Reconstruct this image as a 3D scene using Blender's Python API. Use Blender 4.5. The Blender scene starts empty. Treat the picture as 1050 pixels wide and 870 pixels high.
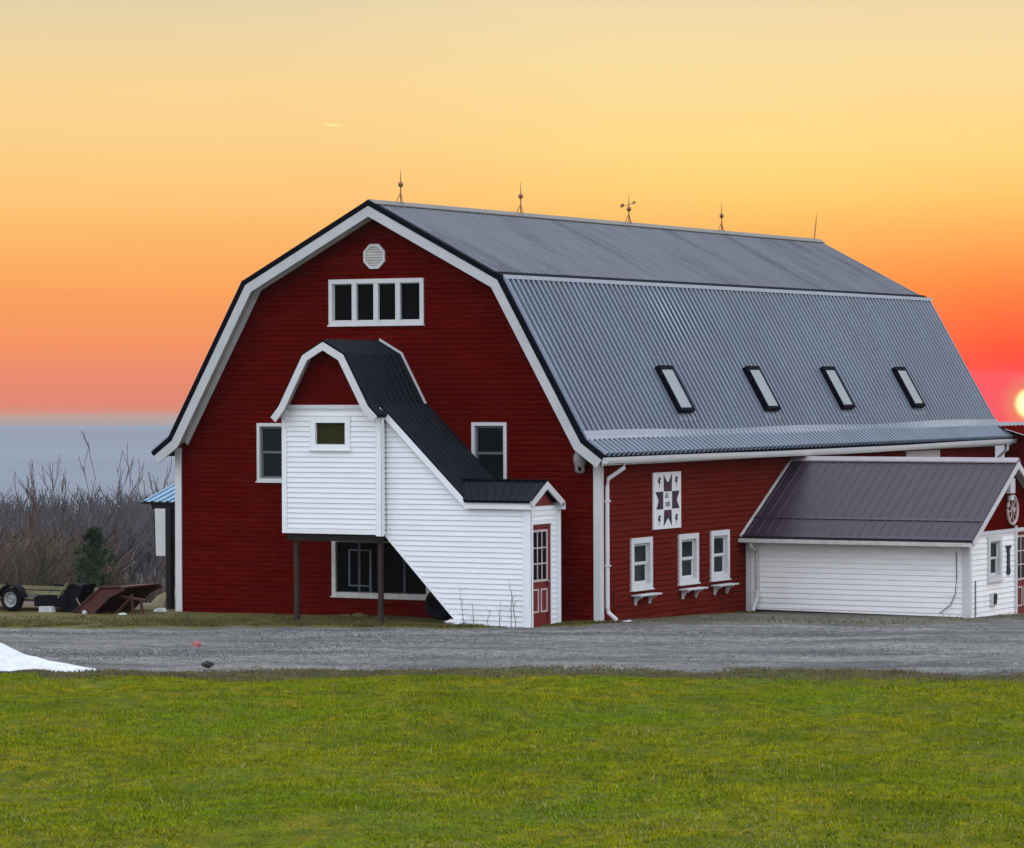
import bpy, math, random
import numpy as np
from mathutils import Vector, Matrix, noise as mnoise

rnd = random.Random(7)
rng = np.random.default_rng(11)
scene = bpy.context.scene
COL = scene.collection
R = math.radians

# ------------------------------------------------------------------ camera
FPX = 3459.9
CAM = Vector((44.509, -64.802, 5.166))
YAW, PITCH, ROLL = 0.502980, -0.0119292, -0.00396497
_f = Vector((-math.sin(YAW) * math.cos(PITCH), math.cos(YAW) * math.cos(PITCH), math.sin(PITCH)))
_r = Vector((math.cos(YAW), math.sin(YAW), 0))
_u = _r.cross(_f)
RX = _r * math.cos(ROLL) + _u * math.sin(ROLL)
UX = -_r * math.sin(ROLL) + _u * math.cos(ROLL)
FX = _f
cd = bpy.data.cameras.new('camera')
cam = bpy.data.objects.new('camera', cd)
COL.objects.link(cam)
cam.matrix_world = Matrix(((RX.x, UX.x, -FX.x, CAM.x), (RX.y, UX.y, -FX.y, CAM.y), (RX.z, UX.z, -FX.z, CAM.z), (0, 0, 0, 1)))
cd.sensor_width = 36
cd.lens = FPX / 1050 * 36
cd.clip_start = 1
cd.clip_end = 20000
scene.camera = cam

scene.view_settings.view_transform = 'Standard'
scene.view_settings.look = 'None'
scene.view_settings.gamma = 1
scene.view_settings.exposure = 0
scene.view_settings.use_curve_mapping = False
scene.cycles.use_denoising = True
scene.cycles.max_bounces = 5
scene.cycles.diffuse_bounces = 2
scene.cycles.glossy_bounces = 2
scene.cycles.volume_bounces = 0
scene.cycles.transparent_max_bounces = 6

def pxdir(u, v):
    return (RX * ((u - 525) / FPX) + UX * (-(v - 435) / FPX) + FX).normalized()

SUN = pxdir(1057, 414)
SUN_EL = math.radians(0.5)
SUN_AZ = math.atan2(SUN.x, SUN.y)
sh = Vector((SUN.x, SUN.y, 0)).normalized()

def lin(c):
    o = []
    for v in c:
        v = v / 255
        o.append(v / 12.92 if v <= 0.04045 else ((v + 0.055) / 1.055) ** 2.4)
    return (o[0], o[1], o[2], 1)

# ------------------------------------------------------------------ world
world = bpy.data.worlds.new('World')
scene.world = world
world.use_nodes = True
nt = world.node_tree
nt.nodes.clear()
N = nt.nodes.new
L = nt.links.new
AMBIENT = 2.2       # brightness of the dome away from the sunset band

def wmath(op, a, b=None, c=None):
    n = N('ShaderNodeMath'); n.operation = op
    for i, v in enumerate((a, b, c)):
        if v is None: continue
        if isinstance(v, (int, float)): n.inputs[i].default_value = v
        else: L(v, n.inputs[i])
    return n.outputs[0]
def wdot(vec, d):
    n = N('ShaderNodeVectorMath'); n.operation = 'DOT_PRODUCT'
    L(vec, n.inputs[0]); n.inputs[1].default_value = tuple(d)
    return n.outputs['Value']
def wrange(v, a, b, smooth=True):
    n = N('ShaderNodeMapRange'); n.interpolation_type = 'SMOOTHSTEP' if smooth else 'LINEAR'
    n.clamp = True
    L(v, n.inputs['Value']); n.inputs['From Min'].default_value = a; n.inputs['From Max'].default_value = b
    n.inputs['To Min'].default_value = 0; n.inputs['To Max'].default_value = 1
    return n.outputs['Result']
def wramp(fac, stops):
    n = N('ShaderNodeValToRGB'); cr = n.color_ramp
    cr.elements[0].position = stops[0][0]; cr.elements[0].color = stops[0][1]
    cr.elements[1].position = stops[-1][0]; cr.elements[1].color = stops[-1][1]
    for p, c in stops[1:-1]:
        e = cr.elements.new(p); e.color = c
    L(fac, n.inputs[0])
    return n.outputs[0]
def wmix(fac, a, b, mode='MIX'):
    n = N('ShaderNodeMix'); n.data_type = 'RGBA'; n.blend_type = mode; n.clamp_result = False
    for sock, v in ((n.inputs[0], fac), (n.inputs[6], a), (n.inputs[7], b)):
        if isinstance(v, (int, float)): sock.default_value = v
        elif isinstance(v, tuple): sock.default_value = v
        else: L(v, sock)
    return n.outputs[2]

tc = N('ShaderNodeTexCoord')
nrm = N('ShaderNodeVectorMath'); nrm.operation = 'NORMALIZE'
L(tc.outputs['Generated'], nrm.inputs[0])
D = nrm.outputs[0]
zc = wdot(D, (0, 0, 1))
el = wmath('MULTIPLY', wmath('ARCSINE', zc), 180 / math.pi)
hx, hy = wdot(D, (1, 0, 0)), wdot(D, (0, 1, 0))
hl = wmath('SQRT', wmath('ADD', wmath('MULTIPLY', hx, hx), wmath('MULTIPLY', hy, hy)))
hang = wmath('MULTIPLY', wmath('ARCCOSINE', wmath('MINIMUM', wmath('DIVIDE', wdot(D, sh), wmath('MAXIMUM', hl, 0.001)), 0.999999)), 180 / math.pi)
sang = wmath('MULTIPLY', wmath('ARCCOSINE', wmath('MINIMUM', wdot(D, SUN), 0.9999999)), 180 / math.pi)
HZ_DENS, HZ_LEN, HZ_UP = .00010, 2650.0, 5.83
HZ_COL = (.44, .475, .56)
E0, EM = 0.75, 8.2
low = wmath('DIVIDE', wmath('ADD', el, E0), EM)
def air(e, c):
    """sky colour behind the layer of haze that shows as c"""
    d = HZ_LEN if e < .126 else HZ_UP / math.tan(math.radians(e))
    T = math.exp(-HZ_DENS * d); c = lin(c)
    return tuple(max(0.0, (c[k] - (1 - T) * HZ_COL[k]) / T) for k in range(3)) + (1,)
left = [(436, (172, 162, 166)), (425, (190, 164, 158)), (421, (214, 146, 130)), (413, (226, 138, 118)), (394, (232, 139, 112)), (380, (236, 141, 110)), (350, (246, 150, 100)),
        (300, (251, 163, 96)), (250, (253, 182, 106)), (200, (254, 199, 122)), (150, (252, 208, 138)),
        (90, (250, 213, 150)), (50, (241, 212, 160)), (0, (227, 210, 170))]
right = [(436, (240, 60, 58)), (415, (250, 76, 64)), (380, (255, 104, 76)), (350, (255, 128, 76)),
         (300, (255, 155, 78)), (250, (255, 186, 98)), (200, (255, 213, 118)), (150, (255, 222, 138)),
         (90, (252, 222, 156)), (50, (248, 222, 164)), (0, (241, 217, 172))]
yel = lambda y: (394 - y) * .01656
def dense(tab):
    tab = sorted(tab); ys = [y for y, _ in tab]; out = []
    for y in (436, 429, 425, 423, 421, 417, 413, 404, 394, 390, 386.5, 384, 381, 377, 372, 366, 358, 350, 335, 318, 300, 275, 250, 225, 200, 150, 120, 90, 50, 0):
        c = [float(np.interp(y, ys, [v[k] for _, v in tab])) for k in range(3)]
        out.append(((yel(y) + E0) / EM, air(yel(y), c)))
    return out
rl = wramp(low, dense(left))
rr = wramp(low, dense(right))
# the red side hugs the sun low down and reaches further sideways higher up
band = wmix(wrange(wmath('SUBTRACT', hang, wmath('MULTIPLY', el, 0.8)), 1.0, 9.5), rr, rl)
# upper dome
hi = wmath('DIVIDE', wmath('SUBTRACT', el, 6.6), 83.4)
up = wramp(hi, [(0, lin((224, 207, 168))), (.06, lin((212, 210, 192))), (.16, lin((200, 210, 218))), (.4, lin((214, 226, 242))), (1, lin((226, 233, 246)))])
front = wmix(wrange(el, 6.3, 7.2, False), band, up)
back = wramp(wmath('DIVIDE', el, 90.0), [(0, lin((130, 128, 140))), (.08, lin((190, 192, 206))), (.25, lin((216, 224, 240))), (1, lin((226, 233, 246)))])
away = wrange(hang, 40, 110)
dome = wmix(away, front, back)
# brightness gain away from the frame of the sunset
gain = wmath('ADD', 1.0, wmath('MULTIPLY', wmath('MAXIMUM', wrange(el, 9, 40), away), AMBIENT - 1.0))
sk = N('ShaderNodeVectorMath'); sk.operation = 'SCALE'
L(dome, sk.inputs[0]); L(gain, sk.inputs['Scale'])
col = sk.outputs[0]
# red glow round the sun
glow = wmath('MULTIPLY', wmath('POWER', 2.718, wmath('MULTIPLY', sang, -0.62)), 0.95)
col = wmix(glow, col, (1.15, .006, .004, 1))
col = wmix(wmath('MULTIPLY', wmath('SUBTRACT', 1.0, wrange(sang, 0.20, 0.60)), 1.0), col, lin((255, 120, 40)))
col = wmix(wmath('SUBTRACT', 1.0, wrange(sang, 0.13, 0.31)), col, (3.0, 2.3, 0.75, 1))
# short contrail high on the left
cdir = pxdir(342, 128.5)
cu = (RX + UX * -0.06).normalized(); cv = cu.cross(cdir).normalized()
a1 = wmath('DIVIDE', wmath('SUBTRACT', wdot(D, cu), cdir.dot(cu)), 12 / FPX)
a2 = wmath('DIVIDE', wmath('SUBTRACT', wdot(D, cv), cdir.dot(cv)), 1.6 / FPX)
cr2 = wmath('ADD', wmath('MULTIPLY', a1, a1), wmath('MULTIPLY', a2, a2))
fwd = wrange(wdot(D, cdir), 0.99, 0.995)
col = wmix(wmath('MULTIPLY', wmath('MULTIPLY', wmath('SUBTRACT', 1.0, wrange(cr2, 0.1, 1.1)), fwd), 0.75), col, lin((255, 240, 165)))
# soft uneven bands in the twilight
nz = N('ShaderNodeTexNoise'); nz.inputs['Scale'].default_value = 9; nz.inputs['Detail'].default_value = 3
mp = N('ShaderNodeMapping'); mp.inputs['Scale'].default_value = (1, 1, 9)
L(D, mp.inputs[0]); L(mp.outputs[0], nz.inputs['Vector'])
var = wmath('ADD', 0.965, wmath('MULTIPLY', nz.outputs[0], 0.07))
s2 = N('ShaderNodeVectorMath'); s2.operation = 'SCALE'; L(col, s2.inputs[0]); L(var, s2.inputs['Scale'])
bg = N('ShaderNodeBackground'); L(s2.outputs[0], bg.inputs[0]); bg.inputs[1].default_value = 1
sky = N('ShaderNodeTexSky'); sky.sky_type = 'NISHITA'; sky.sun_disc = False
sky.sun_elevation = SUN_EL; sky.sun_rotation = SUN_AZ
bg2 = N('ShaderNodeBackground'); L(sky.outputs[0], bg2.inputs[0]); L(wmath('MULTIPLY', wmath('MAXIMUM', wrange(el, 9, 40), away), 0.08), bg2.inputs[1])
add = N('ShaderNodeAddShader'); L(bg.outputs[0], add.inputs[0]); L(bg2.outputs[0], add.inputs[1])
wo = N('ShaderNodeOutputWorld'); L(add.outputs[0], wo.inputs[0])

sl = bpy.data.lights.new('sun', 'SUN'); so = bpy.data.objects.new('sun', sl); COL.objects.link(so)
sl.energy = 1.2; sl.angle = R(0.5); sl.color = (1, 0.42, 0.2)
so.rotation_euler = (-Vector((sh.x * math.cos(SUN_EL), sh.y * math.cos(SUN_EL), math.sin(SUN_EL)))).to_track_quat('-Z', 'Y').to_euler()

# ------------------------------------------------------------------ materials
def mat(name, base, rough=0.7, var=0.0, vscale=3.0, dark=None, metallic=0.0, spec=0.5, bump=0.0, bscale=30.0, stretch=(1, 1, 1),
        stain=None, stain_scale=1.0, stain_lo=0.55, stain_hi=0.75, alpha=1.0):
    m = bpy.data.materials.new(name); m.use_nodes = True
    t = m.node_tree; b = t.nodes['Principled BSDF']
    b.inputs['Roughness'].default_value = rough
    b.inputs['Metallic'].default_value = metallic
    b.inputs['Specular IOR Level'].default_value = spec
    b.inputs['Alpha'].default_value = alpha
    c = (*base, 1)
    tcn = t.nodes.new('ShaderNodeTexCoord'); mpn = t.nodes.new('ShaderNodeMapping')
    mpn.inputs['Scale'].default_value = stretch
    t.links.new(tcn.outputs['Object'], mpn.inputs[0])
    last = None
    if var > 0:
        n = t.nodes.new('ShaderNodeTexNoise'); n.inputs['Scale'].default_value = vscale; n.inputs['Detail'].default_value = 6
        n.inputs['Roughness'].default_value = 0.65
        t.links.new(mpn.outputs[0], n.inputs['Vector'])
        mx = t.nodes.new('ShaderNodeMix'); mx.data_type = 'RGBA'
        mr = t.nodes.new('ShaderNodeMapRange'); mr.inputs['From Min'].default_value = 0.3; mr.inputs['From Max'].default_value = 0.7
        t.links.new(n.outputs[0], mr.inputs['Value']); t.links.new(mr.outputs[0], mx.inputs[0])
        d = dark if dark else tuple(v * (1 - var) for v in base)
        mx.inputs[6].default_value = (*d, 1); mx.inputs[7].default_value = c
        last = mx.outputs[2]
    if stain:
        n = t.nodes.new('ShaderNodeTexNoise'); n.inputs['Scale'].default_value = stain_scale; n.inputs['Detail'].default_value = 7
        n.inputs['Roughness'].default_value = 0.7
        t.links.new(mpn.outputs[0], n.inputs['Vector'])
        mr = t.nodes.new('ShaderNodeMapRange'); mr.inputs['From Min'].default_value = stain_lo; mr.inputs['From Max'].default_value = stain_hi
        t.links.new(n.outputs[0], mr.inputs['Value'])
        mx = t.nodes.new('ShaderNodeMix'); mx.data_type = 'RGBA'
        t.links.new(mr.outputs[0], mx.inputs[0])
        if last: t.links.new(last, mx.inputs[6])
        else: mx.inputs[6].default_value = c
        mx.inputs[7].default_value = (*stain, 1)
        last = mx.outputs[2]
    if last: t.links.new(last, b.inputs['Base Color'])
    else: b.inputs['Base Color'].default_value = c
    if bump > 0:
        n = t.nodes.new('ShaderNodeTexNoise'); n.inputs['Scale'].default_value = bscale; n.inputs['Detail'].default_value = 5
        t.links.new(mpn.outputs[0], n.inputs['Vector'])
        bn = t.nodes.new('ShaderNodeBump'); bn.inputs['Strength'].default_value = 1; bn.inputs['Distance'].default_value = bump
        t.links.new(n.outputs[0], bn.inputs['Height']); t.links.new(bn.outputs[0], b.inputs['Normal'])
    return m

M = {}
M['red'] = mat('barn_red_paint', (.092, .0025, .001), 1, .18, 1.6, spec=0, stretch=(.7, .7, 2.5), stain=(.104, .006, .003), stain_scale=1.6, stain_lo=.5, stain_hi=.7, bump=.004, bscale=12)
M['red_side'] = mat('side_red_paint', (.135, .014, .008), 1, .25, 1.3, spec=0, stretch=(.8, .8, 4), stain=(.14, .030, .018), stain_scale=2.2, bump=.004, bscale=12)  # side wall red, lighter and browner than the front
M['white'] = mat('white_siding', (.80, .82, .82), .55, .08, 2.0, spec=.3, stretch=(.6, .6, 3), stain=(.62, .64, .62), stain_scale=1.2, stain_lo=.6, stain_hi=.85)
M['white_old'] = mat('weathered_white_siding', (.92, .90, .88), .6, .10, 2.0, spec=.3, stretch=(.6, .6, 4), stain=(.66, .66, .64), stain_scale=1.1, stain_lo=.55, stain_hi=.8)
M['trim'] = mat('white_trim', (.62, .62, .61), .55, .14, 3.0, spec=.3, stain=(.45, .42, .38), stain_scale=2.5, stain_lo=.62, stain_hi=.8)
M['trim_dirty'] = mat('worn_white_trim', (.62, .60, .55), .65, .35, 6.0, spec=.2)
M['barge'] = mat('greyed_white_trim', (.50, .51, .51), .55, .16, 3.0, spec=.3)
M['soffit'] = mat('soffit', (.42, .39, .34), .7, .2, 3)
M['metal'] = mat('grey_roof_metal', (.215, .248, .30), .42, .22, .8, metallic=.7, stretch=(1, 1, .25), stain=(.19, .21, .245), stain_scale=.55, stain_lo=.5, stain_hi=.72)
M['knee'] = mat('knee_flashing', (.26, .28, .31), .5, .15, 4)
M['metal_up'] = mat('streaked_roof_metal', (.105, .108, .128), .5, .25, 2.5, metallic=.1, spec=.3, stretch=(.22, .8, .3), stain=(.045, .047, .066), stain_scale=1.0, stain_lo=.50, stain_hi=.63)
M['flash'] = mat('light_flashing', (.29, .31, .34), .45, .15, 4, metallic=.2)
M['ridge'] = mat('ridge_cap_metal', (.15, .135, .11), .55, .25, 3)
M['ridge_pale'] = mat('pale_ridge_cap', (.34, .29, .30), .6, .2, 3)
M['edge'] = mat('dark_roof_edge', (.004, .004, .008), .8, .2, 3, spec=.05)
M['dark_roof'] = mat('charcoal_roof_metal', (.010, .012, .018), .6, .25, 1.5, metallic=0, spec=.15)
M['flare_roof'] = mat('flare_tinted_roof_metal', (.040, .028, .042), .45, .3, .9, metallic=0, spec=.25, stain=(.030, .018, .030), stain_scale=.8, stain_lo=.48, stain_hi=.7, stretch=(1, 1, .4))  # charcoal metal with the sun flare's purple cast mixed into its colour
M['plum_dark'] = mat('plum_seam', (.022, .010, .022), .5)
M['blue_roof'] = mat('blue_roof_metal', (.20, .36, .50), .4, .25, 3, metallic=.2)
M['glass'] = mat('window_glass', (.010, .013, .015), .08, spec=.22, alpha=.72)
M['glass_dark'] = mat('dark_window_glass', (.003, .0035, .003), .2, spec=.03, alpha=.95)
M['glass_olive'] = mat('olive_tinted_glass', (.035, .036, .008), .15, .3, 5, spec=.08, alpha=.96)
M['sky_glass'] = mat('sky_tinted_glazing', (.24, .265, .275), .25, .1, 2, spec=.5)  # opaque pane, pale sky reflection put into its base colour
M['glass'].node_tree.nodes['Principled BSDF'].inputs['Metallic'].default_value = 0
M['sash_dark'] = mat('dark_sash', (.035, .04, .045), .5)
M['sash_grey'] = mat('grey_sash', (.10, .115, .12), .5)
M['curtain'] = mat('curtain', (.42, .42, .38), .9, .35, 9, stretch=(4, 4, .5))
M['black'] = mat('black_void', (.003, .003, .003), 1, spec=0)
M['wood'] = mat('grey_weathered_post', (.040, .024, .018), .95, .4, 5, stretch=(3, 3, .4), bump=.004)
M['dark_wood'] = mat('dark_timber', (.010, .007, .006), .95, .4, 5, stretch=(3, 3, .4))
M['door_red'] = mat('door_red', (.16, .006, .006), .5, .2, 4)
M['door_trim'] = mat('pinkish_door_trim', (.55, .42, .40), .6, .15, 6)
M['copper'] = mat('rusty_copper', (.20, .075, .03), .5, .3, 30)
M['lamp_grey'] = mat('grey_lamp_housing', (.26, .23, .22), .6, .2, 12)
M['navy'] = mat('navy_paint', (.012, .016, .045), .7, .4, 25)
M['maroon'] = mat('maroon_paint', (.085, .010, .030), .7, .4, 25)
M['signwhite'] = mat('sign_white', (.74, .72, .72), .6, .08, 10)
M['ink'] = mat('dark_ink', (.03, .03, .035), .7)
M['ink_grey'] = mat('grey_ink', (.14, .15, .15), .7)
M['rust'] = mat('rusty_red_steel', (.085, .022, .014), .85, .5, 4, stain=(.03, .012, .010), stain_scale=2.5)
M['rubber'] = mat('tyre_rubber', (.008, .008, .008), .9, spec=.1)
M['rim'] = mat('rim_metal', (.25, .26, .25), .4, .2, 9)
M['olive'] = mat('olive_painted_steel', (.19, .17, .075), .7, .4, 5)
M['blackpaint'] = mat('black_painted_steel', (.006, .006, .008), .8, spec=.08)
M['snow'] = mat('old_snow', (.64, .65, .67), .7, .25, 6, stain=(.62, .62, .62), stain_scale=5, stain_lo=.6, stain_hi=.8, bump=.02, bscale=9)
M['litter'] = mat('pale_rubble', (.55, .55, .54), .8, .3, 9)
M['stone'] = mat('dark_stone', (.03, .026, .026), .9, .3, 9)
M['pinkbag'] = mat('reddish_litter', (.36, .10, .10), .8, .2, 9)
M['bark'] = mat('bark', (.070, .056, .052), .95, .4, 3)
M['twig'] = mat('brown_twigs', (.092, .058, .040), .95, .4, .8)
M['greentwig'] = mat('mossy_twigs', (.080, .085, .035), .95, .4, .8)
M['farwood'] = mat('haze_tinted_twigs', (.088, .076, .086), .95, .45, .05)  # mauve of the distant haze mixed into the twig colour
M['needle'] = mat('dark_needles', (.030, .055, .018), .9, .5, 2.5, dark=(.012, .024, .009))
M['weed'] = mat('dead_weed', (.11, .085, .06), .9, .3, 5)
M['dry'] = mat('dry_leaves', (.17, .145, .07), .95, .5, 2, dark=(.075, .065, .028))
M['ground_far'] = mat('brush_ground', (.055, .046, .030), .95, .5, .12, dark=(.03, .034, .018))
M['valley'] = mat('haze_tinted_fields', (.185, .215, .25), .95, .3, .003, dark=(.135, .16, .19), stretch=(.5, 1, 1), spec=.1)  # pale blue-grey of the distance haze painted into the fields
M['pebble'] = mat('pebbles', (.34, .335, .32), .9, .6, 6, dark=(.09, .088, .09))
M['straw'] = mat('straw_blades', (.30, .28, .09), .9, .4, 3)
M['dirt'] = mat('packed_dirt', (.15, .135, .11), .95, .5, 1.2, dark=(.075, .066, .052), spec=.1, stretch=(.5, 1, 1), bump=.02, bscale=6)
M['cable'] = mat('grey_cable', (.16, .15, .15), .6)

def ground_mat(name, k_):
    m = bpy.data.materials.new(name); m.use_nodes = True
    t = m.node_tree; b = t.nodes['Principled BSDF']; b.inputs['Roughness'].default_value = .9; b.inputs['Specular IOR Level'].default_value = .1
    tcn = t.nodes.new('ShaderNodeTexCoord')
    def noise(scale, detail, dist=0.0):
        n = t.nodes.new('ShaderNodeTexNoise'); n.inputs['Scale'].default_value = scale; n.inputs['Detail'].default_value = detail
        n.inputs['Roughness'].default_value = .65; n.inputs['Distortion'].default_value = dist
        t.links.new(tcn.outputs['Object'], n.inputs['Vector']); return n.outputs[0]
    def mr(v, a, bb):
        n = t.nodes.new('ShaderNodeMapRange'); t.links.new(v, n.inputs['Value'])
        n.inputs['From Min'].default_value = a; n.inputs['From Max'].default_value = bb; return n.outputs[0]
    def mix(f, a, c):
        n = t.nodes.new('ShaderNodeMix'); n.data_type = 'RGBA'; t.links.new(f, n.inputs[0])
        for s, v in ((n.inputs[6], a), (n.inputs[7], c)):
            if isinstance(v, tuple): s.default_value = (v[0] * k_, v[1] * k_, v[2] * k_, 1)
            else: t.links.new(v, s)
        return n.outputs[2]
    c = mix(mr(noise(.22, 5, .4), .40, .60), (.112, .160, .001), (.185, .172, .001))
    c = mix(mr(noise(.7, 6), .50, .68), c, (.20, .160, .006))
    c = mix(mr(noise(3.2, 6), .38, .62), (.080, .100, .001), c)
    c = mix(mr(noise(1.4, 6), .62, .78), c, (.23, .23, .03))
    c = mix(mr(noise(.42, 4), .50, .66), c, (.080, .102, .001))
    t.links.new(c, b.inputs['Base Color'])
    return m
M['lawn'] = ground_mat('lawn', 1.62)
M['thatch'] = ground_mat('thatch', .70)

def gravel_mat():
    m = bpy.data.materials.new('gravel'); m.use_nodes = True
    t = m.node_tree; b = t.nodes['Principled BSDF']; b.inputs['Roughness'].default_value = .85; b.inputs['Specular IOR Level'].default_value = .25
    tcn = t.nodes.new('ShaderNodeTexCoord')
    rot = t.nodes.new('ShaderNodeMapping'); rot.inputs['Rotation'].default_value = (0, 0, -0.42)
    t.links.new(tcn.outputs['Object'], rot.inputs[0])
    st = t.nodes.new('ShaderNodeMapping'); st.inputs['Scale'].default_value = (.16, .9, 1)
    t.links.new(rot.outputs[0], st.inputs[0])
    def noise(src, scale, detail):
        n = t.nodes.new('ShaderNodeTexNoise'); n.inputs['Scale'].default_value = scale; n.inputs['Detail'].default_value = detail
        n.inputs['Roughness'].default_value = .7; t.links.new(src.outputs[0], n.inputs['Vector']); return n.outputs[0]
    def mr(v, a, bb):
        n = t.nodes.new('ShaderNodeMapRange'); t.links.new(v, n.inputs['Value'])
        n.inputs['From Min'].default_value = a; n.inputs['From Max'].default_value = bb; return n.outputs[0]
    def mix(f, a, c):
        n = t.nodes.new('ShaderNodeMix'); n.data_type = 'RGBA'; t.links.new(f, n.inputs[0])
        for s, v in ((n.inputs[6], a), (n.inputs[7], c)):
            if isinstance(v, tuple): s.default_value = (*v, 1)
            else: t.links.new(v, s)
        return n.outputs[2]
    c = mix(mr(noise(st, 1.0, 5), .40, .60), (.070, .065, .062), (.31, .29, .25))
    c = mix(mr(noise(rot, 6, 8), .3, .7), (.05, .05, .058), c)
    c = mix(mr(noise(rot, 22, 4), .56, .8), c, (.46, .44, .41))
    c = mix(mr(noise(st, 2.3, 5), .60, .72), c, (.12, .105, .075))
    t.links.new(c, b.inputs['Base Color'])
    bn = t.nodes.new('ShaderNodeBump'); bn.inputs['Distance'].default_value = .05; bn.inputs['Strength'].default_value = 1
    t.links.new(noise(rot, 9, 8), bn.inputs['Height']); t.links.new(bn.outputs[0], b.inputs['Normal'])
    return m
M['gravel'] = gravel_mat()
M['verge'] = mat('verge_turf', (.125, .112, .030), .95, .5, 1.5, dark=(.07, .06, .025), stain=(.14, .115, .065), stain_scale=.9, spec=.1)

# ------------------------------------------------------------------ mesh helpers
BASE = {}
def props(o, label=None, cat=None, group=None, kind=None):
    if label: o['label'] = label
    if cat: o['category'] = cat
    if group: o['group'] = group
    if kind: o['kind'] = kind
    return o
def thing(name, loc, label, cat, group=None):
    o = bpy.data.objects.new(name, None); COL.objects.link(o)
    o.location = loc; o.empty_display_size = .3
    BASE[o.name] = Vector(loc)
    return props(o, label, cat, group)

class Frame:
    """wall frame: u along the wall, n outwards, z up"""
    def __init__(s, o, u, n):
        s.o, s.u, s.n = Vector(o), Vector(u), Vector(n)
    def __call__(s, u, n, z):
        return s.o + s.u * u + s.n * n + Vector((0, 0, z))
WORLD = Frame((0, 0, 0), (1, 0, 0), (0, 1, 0))
FRONT = Frame((0, 0, 0), (1, 0, 0), (0, -1, 0))
SIDE = Frame((11, 0, 0), (0, 1, 0), (1, 0, 0))

class MB:
    def __init__(s): s.v = []; s.f = []; s.smooth = False
    def add(s, vs, fs):
        k = len(s.v); s.v += [tuple(x) for x in vs]; s.f += [tuple(i + k for i in f) for f in fs]; return s
    def box(s, a0, a1, b0, b1, c0, c1, F=WORLD):
        P = [F(a, b, c) for c in (c0, c1) for b in (b0, b1) for a in (a0, a1)]
        return s.add(P, [(0, 1, 3, 2), (4, 6, 7, 5), (0, 4, 5, 1), (2, 3, 7, 6), (0, 2, 6, 4), (1, 5, 7, 3)])
    def prism(s, poly, n0, n1, F=WORLD):
        """poly of (u,z) extruded along n"""
        k = len(poly)
        P = [F(u, n0, z) for u, z in poly] + [F(u, n1, z) for u, z in poly]
        return s.add(P, [tuple(range(k)), tuple(range(2 * k - 1, k - 1, -1))] + [(i, (i + 1) % k, k + (i + 1) % k, k + i) for i in range(k)])
    def strip(s, A, B, n0, n1, F=WORLD):
        """band between polylines A and B (u,z), extruded n0..n1"""
        for i in range(len(A) - 1):
            s.prism([A[i], A[i + 1], B[i + 1], B[i]], n0, n1, F)
        return s
    def tube(s, pts, r, seg=8, cap=True):
        pts = [Vector(p) for p in pts]; rs = r if isinstance(r, (list, tuple)) else [r] * len(pts)
        rings = []
        for i, p in enumerate(pts):
            d = (pts[min(i + 1, len(pts) - 1)] - pts[max(i - 1, 0)])
            d = d.normalized() if d.length > 1e-9 else Vector((0, 0, 1))
            a = d.cross(Vector((0, 0, 1)))
            if a.length < .05: a = d.cross(Vector((0, 1, 0)))
            a.normalize(); b = d.cross(a)
            rings.append([p + (a * math.cos(t) + b * math.sin(t)) * rs[i] for t in [2 * math.pi * k / seg for k in range(seg)]])
        vs = [x for g in rings for x in g]; fs = []
        for i in range(len(pts) - 1):
            for k in range(seg):
                fs.append((i * seg + k, i * seg + (k + 1) % seg, (i + 1) * seg + (k + 1) % seg, (i + 1) * seg + k))
        if cap: fs += [tuple(range(seg - 1, -1, -1)), tuple(range((len(pts) - 1) * seg, len(pts) * seg))]
        return s.add(vs, fs)
    def lathe(s, prof, c, axis=(0, 0, 1), seg=16):
        ax = Vector(axis).normalized(); a = ax.orthogonal().normalized(); b = ax.cross(a); c = Vector(c)
        vs = []; fs = []
        for r, h in prof:
            for k in range(seg):
                t = 2 * math.pi * k / seg
                vs.append(c + ax * h + (a * math.cos(t) + b * math.sin(t)) * max(r, 1e-4))
        for i in range(len(prof) - 1):
            for k in range(seg):
                fs.append((i * seg + k, i * seg + (k + 1) % seg, (i + 1) * seg + (k + 1) % seg, (i + 1) * seg + k))
        return s.add(vs, fs)
    def build(s, name, m, parent=None, label=None, smooth=False):
        me = bpy.data.meshes.new(name)
        base = Vector((0, 0, 0))
        if parent is not None: base = BASE[parent.name]
        elif s.v:
            xs = np.array(s.v); base = Vector((xs[:, 0].mean(), xs[:, 1].mean(), xs[:, 2].min()))
        me.from_pydata([tuple(Vector(p) - base) for p in s.v], [], s.f)
        me.materials.append(M[m] if isinstance(m, str) else m)
        import bmesh
        bm = bmesh.new(); bm.from_mesh(me); bmesh.ops.recalc_face_normals(bm, faces=bm.faces); bm.to_mesh(me); bm.free()
        if smooth: me.polygons.foreach_set('use_smooth', [True] * len(me.polygons))
        o = bpy.data.objects.new(name, me); COL.objects.link(o)
        if parent is not None: o.parent = parent
        else: o.location = base
        BASE[o.name] = base
        if label: o['label'] = label
        return o

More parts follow.
